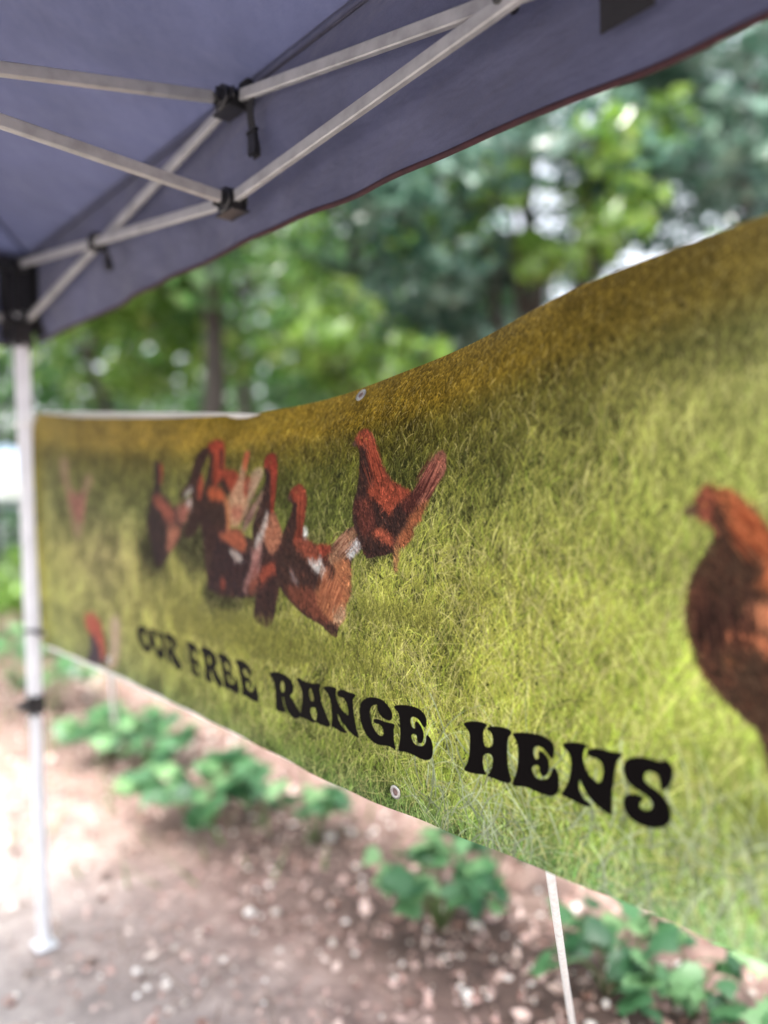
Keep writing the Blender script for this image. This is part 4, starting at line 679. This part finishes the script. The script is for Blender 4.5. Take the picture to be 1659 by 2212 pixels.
# ---------------------------------------------------------------- the pop-up tent
tent = empty('canopy_tent', tuple(W(SA, 0, 0))); tag(tent, 'pop-up canopy tent with white steel leg, grey scissor trusses and blue violet fabric roof', 'tent')
tent_inv = Matrix.Translation(-tent.location)
def T(name, bm, mat, parent=None, smooth=False, label=None):
    bmesh.ops.transform(bm, matrix=tent_inv, verts=bm.verts[:])
    o = obj(name, bm, mat, parent or tent, smooth)
    if label: o['label'] = label
    return o
corners = {(0, 0): (SA, 0), (1, 0): (SB, 0), (1, 1): (SB, SIDE), (0, 1): (SA, SIDE)}      # o runs inwards along N
def leg(s, o):
    bm = bmesh.new(); add_bar(bm, W(s, o, .72), W(s, o, 1.96), .036, .036, .004)
    lg = T('leg', bm, white_steel)
    bm = bmesh.new(); add_bar(bm, W(s, o, G0 + .012), W(s, o, .74), .029, .029, .003); T('inner_leg', bm, white_steel, lg)
    bm = bmesh.new(); c = W(s, o, G0 + .006); add_box(bm, c, (D, N, Z), (.080, .062, .008), .003); T('foot_plate', bm, white_steel, lg)
    bm = bmesh.new(); add_box(bm, W(s, o, .735), (D, N, Z), (.050, .050, .075), .010)
    add_tube(bm, [W(s, o + .024, .735), W(s, o + .050, .735)], .014, 12); T('height_lock', bm, black_plastic, lg)
    for k in range(3):
        bm = bmesh.new(); add_tube(bm, [W(s, o + .0135, .25 + .14 * k), W(s, o + .0152, .25 + .14 * k)], .005, 8); T('lock_hole', bm, black_plastic, lg)
    # corner castings: fixed top bracket and the sliding one below it
    di = 1 if s < 1 else -1; do = 1 if o < 1 else -1
    bm = bmesh.new(); add_box(bm, W(s, o, 2.02), (D, N, Z), (.060, .060, .17), .008)
    add_box(bm, W(s + di * .040, o, HT((s, o))[0]), (D, N, Z), (.055, .032, .040), .006); add_box(bm, W(s, o + do * .040, HT((s, o))[0]), (D, N, Z), (.032, .055, .040), .006); T('corner_bracket', bm, black_plastic)
    bm = bmesh.new(); add_box(bm, W(s, o, HT((s, o))[1] - .035), (D, N, Z), (.058, .058, .085), .007)
    add_box(bm, W(s + di * .038, o, HT((s, o))[1]), (D, N, Z), (.05, .030, .036), .006); add_box(bm, W(s, o + do * .038, HT((s, o))[1]), (D, N, Z), (.030, .05, .036), .006); T('sliding_bracket', bm, black_plastic)

def HT(p):
    """heights of the upper and lower joint; the slack frame hangs lower at the near corner and in the middle"""
    if abs(p[0] - SA) < .01 and p[1] < .01: return 2.080, 1.914
    if abs(p[0] - SB) < .01 and p[1] < .01: return 1.995, 1.848
    if abs(p[0] - SM) < .01 and abs(p[1] - SIDE / 2) < .01: return 1.982, 1.834
    return ZU, ZL
def bay(a, b, off):
    """one scissor: a, b are (s, o) at its two ends; both bars cross in the middle, one in front of the other"""
    A, B = W(*a, 0), W(*b, 0); u = (B - A).normalized(); w = u.cross(Z).normalized()
    A1, B1 = A + u * .03, B - u * .015
    (ua, la), (ub, lb) = HT(a), HT(b)
    for z0, z1, k in ((ua, lb, off), (la, ub, -off)):
        bm = bmesh.new(); add_bar(bm, A1 + w * k + Z * z0, B1 + w * k + Z * z1, .012, .0205, .002); br = T('truss_bar', bm, bar_steel)
    mid = (A1 + B1) / 2 + Z * (ua + lb + la + ub) / 4
    bm = bmesh.new(); add_tube(bm, [mid - w * .016, mid + w * .016], .0085, 12); add_tube(bm, [mid - w * .018, mid + w * .018], .005, 8); T('pivot_bolt', bm, black_plastic, None, True)
for k in corners.values(): leg(*k)
def hub(s, o, z, axes, flip=1):
    """black joint: a drum on edge, cheek plates for each bar, a bolt head"""
    c = W(s, o, z); bm = bmesh.new()
    add_tube(bm, [c - N * .021, c - N * .018, c + N * .018, c + N * .021], [.019, .023, .023, .019], 24)
    add_tube(bm, [c + N * .0205, c + N * .023], [.014, .0125], 20)
    for ax in axes:
        for k in (-1, 1):
            sd_ = ax.cross(Z) * .0105 * k
            add_box(bm, c + ax * .014 + sd_, (ax, ax.cross(Z), Z), (.040, .0035, .021), .001)
    add_box(bm, c - Z * .021 * flip, (D, N, Z), (.062, .036, .005), .0015)
    h = T('joint', bm, black_plastic, None, True)
    me = h.data; me.polygons.foreach_set('use_smooth', [len(p.vertices) == 4 and p.area < 3e-5 for p in me.polygons])
    bm = bmesh.new(); add_tube(bm, [c + N * .022, c + N * .0262], .0062, 6); T('bolt', bm, bolt_steel, h)
    return h
HO = SIDE / 2
sides = [((SA, 0), (SM, 0), (SB, 0), D, N), ((SA, SIDE), (SM, SIDE), (SB, SIDE), D, -N), ((SA, 0), (SA, HO), (SA, SIDE), N, D), ((SB, 0), (SB, HO), (SB, SIDE), N, -D)]
for a, b, c, ax, inn in sides:
    bay(a, b, .008); bay(b, c, -.008)
    for z in (ZU, ZL): hub(b[0], b[1], z, (ax, -ax, inn), 1)
    bay(b, (SM, HO), .008)
for z in HT((SM, HO)): hub(SM, HO, z, (D, -D, N, -N))
bm = bmesh.new(); add_bar(bm, W(SM, HO, ZL - .05), W(SM, HO, ZP - .03), .028, .028, .003); T('peak_pole', bm, white_steel)

# roof: four panels from the eave to the peak, lightly sagging
def sheet(P, nu, nv):
    V = np.array([[P(i / nu, j / nv) for i in range(nu + 1)] for j in range(nv + 1)], dtype=object)
    V = np.array([tuple(p) for r in V for p in r], float)
    idx = np.arange((nu + 1) * (nv + 1)).reshape(nv + 1, nu + 1)
    F = np.stack([idx[:-1, :-1], idx[:-1, 1:], idx[1:, 1:], idx[1:, :-1]], -1).reshape(-1, 4)
    return V, F
EO = -.040                                     # the fabric stands a little outside the frame
def eave_pt(k, t):
    a, b = [((SA+EO, EO), (SB-EO, EO)), ((SB-EO, EO), (SB-EO, SIDE-EO)), ((SB-EO, SIDE-EO), (SA+EO, SIDE-EO)), ((SA+EO, SIDE-EO), (SA+EO, EO))][k]
    return a[0] + (b[0] - a[0]) * t, a[1] + (b[1] - a[1]) * t
outn = [(0, -1), (1, 0), (0, 1), (-1, 0)]
tl = tent.location
for k in range(4):
    def P(u, v, k=k):
        s, o = eave_pt(k, u); z = ZE + (ZP - ZE) * v - .05 * math.sin(math.pi * v) * math.sin(math.pi * u) + .010 * math.sin(u * 23 + k) * (1 - v) * v
        s2, o2 = s + (SM - s) * v, o + (HO - o) * v
        return W(s2, o2, z) - tl
    V, F = sheet(P, 48, 28)
    V = V[:]; o_ = raw('roof_panel', V, F[:-48] if False else F, roof_cloth, tent, True)
    def Q(u, v, k=k):
        s, o = eave_pt(k, u); nx_, no_ = outn[k]
        w_ = (.006 * math.sin(u * 9 + 2 * k) + .0035 * math.sin(u * 31 + 1.3 * v + k) + .002 * math.sin(u * 67 + 5 * v)) * (v ** .7)
        w_ += .0022 * math.sin(u * 52 + v * 9 + 1.5 * math.sin(u * 17)) * v * (1 - .4 * v) + .0015 * math.sin(u * 88 - v * 14) * v
        w_ += .014 * v * v + .008 * math.sin(v * 7 + u * 5) * min(1, v * 3)
        z = ZE - (ZE - 1.845 + .012 * math.sin(u * 3.1 + .6)) * v
        if k == 0: z = ZE - (ZE - 1.866 + .060 * max(0, u - .35)) * v
        return W(s + nx_ * w_, o + no_ * w_, z) - tl
    V, F = sheet(Q, 120, 16)
    va = raw('valance', V, F, valance_cloth, tent, True)
    bm = bmesh.new(); add_tube(bm, [Vector(Q(u / 90, 1.0)) for u in range(91)], .0042, 6); obj('edge_binding', bm, maroon_trim, va, True)
    bm = bmesh.new()
    for dz in (.004, -.014):
        add_tube(bm, [Vector(Q(u / 60, 0)) + Z * dz - (Vector(W(outn[k][0], outn[k][1], 0)) - Vector(W(0, 0, 0))) * .004 for u in range(61)], .0028, 5)
    obj('eave_seam', bm, seam_cloth, va, True)
    for ua, ub in ((.002, .034), (.966, .998)):  # black sheets added at both valance ends to paint in the corner shade
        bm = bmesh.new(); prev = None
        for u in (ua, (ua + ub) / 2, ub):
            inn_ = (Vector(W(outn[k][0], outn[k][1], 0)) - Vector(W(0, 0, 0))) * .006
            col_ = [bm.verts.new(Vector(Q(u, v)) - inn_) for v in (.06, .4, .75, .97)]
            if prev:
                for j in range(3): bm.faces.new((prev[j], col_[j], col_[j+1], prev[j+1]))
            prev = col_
        obj('corner_shade', bm, webbing, va)
    # hip seam from the corner to the peak
    bm = bmesh.new(); add_tube(bm, [Vector(P(0, v / 12)) - Z * .004 for v in range(13)], .004, 5); obj('hip_seam', bm, seam_cloth, o_, True)
    if k == 0:
        for us, ww, z0, z1 in ((.787, .064, 1.886, 2.02), (.37, .0, 0, 0)):
            if ww:
                bm = bmesh.new(); s0 = eave_pt(0, us)[0]
                V0 = [W(s0 + a * ww, EO + .012, z) - tl for a, z in ((0, z0), (1, z0 + .002), (1, z1), (0, z1))]
                r0 = [bm.verts.new(p) for p in V0]; r1 = [bm.verts.new(p - N * .0025) for p in V0]
                bm.faces.new(r0); bm.faces.new(r1[::-1])
                for i in range(4): bm.faces.new((r0[i], r1[i], r1[(i+1) % 4], r0[(i+1) % 4]))
                obj('fastening_patch', bm, webbing, va)
# straps that tie the fabric to the frame
def strap(s, o, z0, z1, w=.020):
    bm = bmesh.new()
    n_s = 8; prev = None
    for i in range(n_s + 1):
        t = i / n_s; z = z0 + (z1 - z0) * t; off = .006 * math.sin(t * 5)
        ww = w * (.85 + .25 * t)
        r = [bm.verts.new(W(s - ww / 2, o + off, z)), bm.verts.new(W(s + ww / 2, o + off, z)), bm.verts.new(W(s + ww / 2, o + off + .0022, z)), bm.verts.new(W(s - ww / 2, o + off + .0022, z))]
        if prev:
            for j in range(4): bm.faces.new((prev[j], prev[(j+1) % 4], r[(j+1) % 4], r[j]))
        else: bm.faces.new(r)
        prev = r
    bm.faces.new(prev[::-1])
    st = T('strap', bm, webbing)
    zb = z1 + (z0 - z1) * .2
    bm = bmesh.new(); add_box(bm, W(s, o + .003, zb), (D, N, Z), (w * 1.35, .008, (z0 - z1) * .34), .002); add_box(bm, W(s, o + .004, zb + (z0 - z1) * .2), (D, N, Z), (w * 1.5, .009, .006), .001)
    T('buckle', bm, black_plastic, st)
strap(SM + .060, -.012, 2.085, 1.975)
strap(SA + .655, -.010, 1.995, 1.925, .022)
bm = bmesh.new(); add_box(bm, W(SA + .61, .0, 2.00), (D, N, Z), (.030, .034, .040), .004); T('strap_loop', bm, webbing)
bm = bmesh.new(); add_box(bm, W(SM + .03, -.018, ZU + .004), (D, N, Z), (.03, .018, .05), .004); T('strap_loop', bm, webbing)

# ---------------------------------------------------------------- the banner
B0, B1 = .012, 2.385
ts = np.linspace(B0, B1, 300)
def smooth_interp(pts):
    y_ = np.interp(ts, *zip(*pts)); k = np.ones(17) / 17
    return np.convolve(np.pad(y_, 8, mode='edge'), k, 'valid')
ztop, zbot = smooth_interp(TOP), smooth_interp(BOT)
nv = 90
vv = np.linspace(0, 1, nv + 1)
Vv = []; UVs = []
for j, t in enumerate(vv):
    z = zbot + (ztop - zbot) * t
    h = ztop - z                                  # distance below the top edge
    # the limp top edge rolls back, away from the viewer; more so where the sheet sags
    roll = np.interp(ts, [0, .7, 1.15, 1.6, 2.4], [.004, .006, .022, .032, .030])
    band = .085
    q_ = np.clip(1 - h / band, 0, 1)
    o = -roll * q_ ** 1.8
    o = o + .010 * np.sin(ts * 5.1 + .8) * np.sin(np.pi * t) + .0045 * np.sin(ts * 13 + 2.2 * t) * (t ** 1.5) + .0035 * np.sin(ts * 21 - 6 * t) * np.clip((t - .55) / .45, 0, 1)
    # a shallow crease slants down from where the sag is deepest
    o = o + .006 * np.exp(-((h - (.03 + .10 * (ts - 1.15))) / .018) ** 2) * np.exp(-((ts - 1.35) / .22) ** 2)
    o = o + .0018 * np.sin(ts * 38) * np.clip((.03 - (z - zbot)) / .03, 0, 1)
    p = np.array(L0)[None] + np.array(D)[None] * ts[:, None] + np.array(N)[None] * o[:, None] + np.array(Z)[None] * z[:, None]
    Vv.append(p); ex = .55 * roll * q_ ** 1.8
    UVs.append(np.stack([(ts - S_MIN) / (S_MAX - S_MIN), (z + ex - Z_MIN) / (Z_MAX - Z_MIN)], 1))
Vv = np.concatenate(Vv); UVs = np.concatenate(UVs)
nu = len(ts); idx = np.arange(nu * (nv + 1)).reshape(nv + 1, nu)
FF = np.stack([idx[:-1, :-1], idx[:-1, 1:], idx[1:, 1:], idx[1:, :-1]], -1).reshape(-1, 4)
banner = empty('banner', tuple(W(0, 0, .93)))
tag(banner, 'long vinyl banner printed with brown hens on grass and the words OUR FREE RANGE HENS', 'banner')
bl = np.array(banner.location)
fr = raw('printed_sheet', Vv - bl, FF, print_mat, banner, True)
ul = fr.data.uv_layers.new(name='UVMap'); li = np.zeros(len(fr.data.loops), np.int32); fr.data.loops.foreach_get('vertex_index', li)
ul.data.foreach_set('uv', UVs[li].astype(np.float32).ravel())
raw('reverse_side', Vv - bl - np.array(N) * .0014, FF[:, ::-1], white_vinyl, banner, True)
# white reverse of the hem shows as a taut strip behind the sagging top edge, and below the lower left edge
def ribbon(name, ss, za, zb, oo, mat, th=.002):
    bm = bmesh.new(); prev = None
    for s, a_, b_ in zip(ss, za, zb):
        r = [bm.verts.new(W(s, oo, a_) - banner.location), bm.verts.new(W(s, oo, b_) - banner.location), bm.verts.new(W(s, oo - th, b_) - banner.location), bm.verts.new(W(s, oo - th, a_) - banner.location)]
        if prev:
            for j in range(4): bm.faces.new((prev[j], prev[(j+1) % 4], r[(j+1) % 4], r[j]))
        prev = r
    return obj(name, bm, mat, banner)
ss = np.linspace(.03, 1.22, 40)
zw = np.interp(ss, [.02, .3, .737, 1.0, 1.22], [1.632, 1.609, 1.569, 1.546, 1.524])
ribbon('top_hem', ss, zw - .04, zw, -.024, white_vinyl)
ss = np.linspace(.03, 1.45, 40); zb_ = np.interp(ss, *zip(*BOT))
ribbon('bottom_hem', ss, zb_ - np.interp(ss, [0, .5, 1.0, 1.45], [.012, .013, .006, .001]), zb_ + .02, -.004, white_vinyl)
def sheet_frame(s, z):
    G = Vv.reshape(nv + 1, nu, 3); k = int(np.argmin(abs(ts - s))); k = min(max(k, 1), nu - 2)
    j = int(np.argmin(abs(G[:, k, 2] - z))); j = min(max(j, 1), nv - 1)
    a = Vector(G[j, k + 1] - G[j, k - 1]).normalized(); b = Vector(G[j + 1, k] - G[j - 1, k]).normalized()
    n = b.cross(a).normalized()
    if n.dot(N) < 0: n = -n
    return Vector(G[j, k]), a, n.cross(a).normalized(), n
def grommet(s, z):
    t = bmesh.new(); n1, n2 = 24, 8; R1, R2 = .0078, .0027
    c0, ax, ay, an = sheet_frame(s, z); c0 = c0 - banner.location; rg = []
    for i in range(n1):
        a = 2 * math.pi * i / n1; rr = []
        for j in range(n2):
            b = 2 * math.pi * j / n2; r_ = R1 + R2 * math.cos(b)
            rr.append(t.verts.new(c0 + ax * r_ * math.cos(a) + ay * r_ * math.sin(a) + an * (.0012 + .45 * R2 * math.sin(b))))
        rg.append(rr)
    for i in range(n1):
        for j in range(n2): t.faces.new((rg[i][j], rg[(i+1) % n1][j], rg[(i+1) % n1][(j+1) % n2], rg[i][(j+1) % n2]))
    g_ = obj('grommet', t, bolt_steel, banner, True)
    t = bmesh.new(); c = [t.verts.new(c0 + ax * .0062 * math.cos(2*math.pi*i/16) + ay * .0062 * math.sin(2*math.pi*i/16) + an * .0012) for i in range(16)]; t.faces.new(c)
    obj('eyelet_hole', t, simple_hole, g_)
simple_hole = simple('eyelet_shadow', (.10, .06, .055), (.2, .13, .12), 80, .8)
for s in (.03, .52, 1.566, 2.36): grommet(s, float(np.interp(s, *zip(*BOT))) + .030)
for s in (.03, 1.492, 2.36): grommet(s, float(np.interp(s, *zip(*TOP))) - .014)

# ties and ropes
def cord(name, pts, r, mat, label, cat, group=None):
    bm = bmesh.new(); add_tube(bm, pts, r, 8); o = obj(name, bm, mat, None, True); tag(o, label, cat, group); return o
def loop_pts(s, o, z, a=.024):
    return [W(s + a * math.cos(t) * 1.05, o + a * math.sin(t) * 1.05, z + .002 * math.sin(t * 2)) for t in np.linspace(0, 2 * math.pi, 17)]
cord('tie', loop_pts(SA, 0, .966, .027) + [W(-.03, .012, .967), W(.03, .006, .966)], .0042, webbing, 'black tie round the white leg holding the lower corner of the banner', 'tie')
cord('tie', loop_pts(SA, 0, 1.60, .027) + [W(-.03, .012, 1.61), W(.03, .004, 1.62)], .003, white_cord, 'white tie round the leg holding the upper corner of the banner', 'tie')
def sagging(a, b, sag, n=14):
    a, b = Vector(a), Vector(b)
    return [a.lerp(b, i / n) - Z * (sag * 4 * (i / n) * (1 - i / n)) for i in range(n + 1)]
cord('rope', sagging(W(1.826, -.006, .95), (.442, 1.70, G0), .02), .0058, white_cord, 'thin white rope running down from lower right edge of banner to the ground', 'rope')
cord('rope', sagging(W(.505, -.008, .945), (-1.60, 4.30, .02), .05), .008, white_cord, 'thin white rope running down from lower left part of banner beside the small hen print', 'rope')
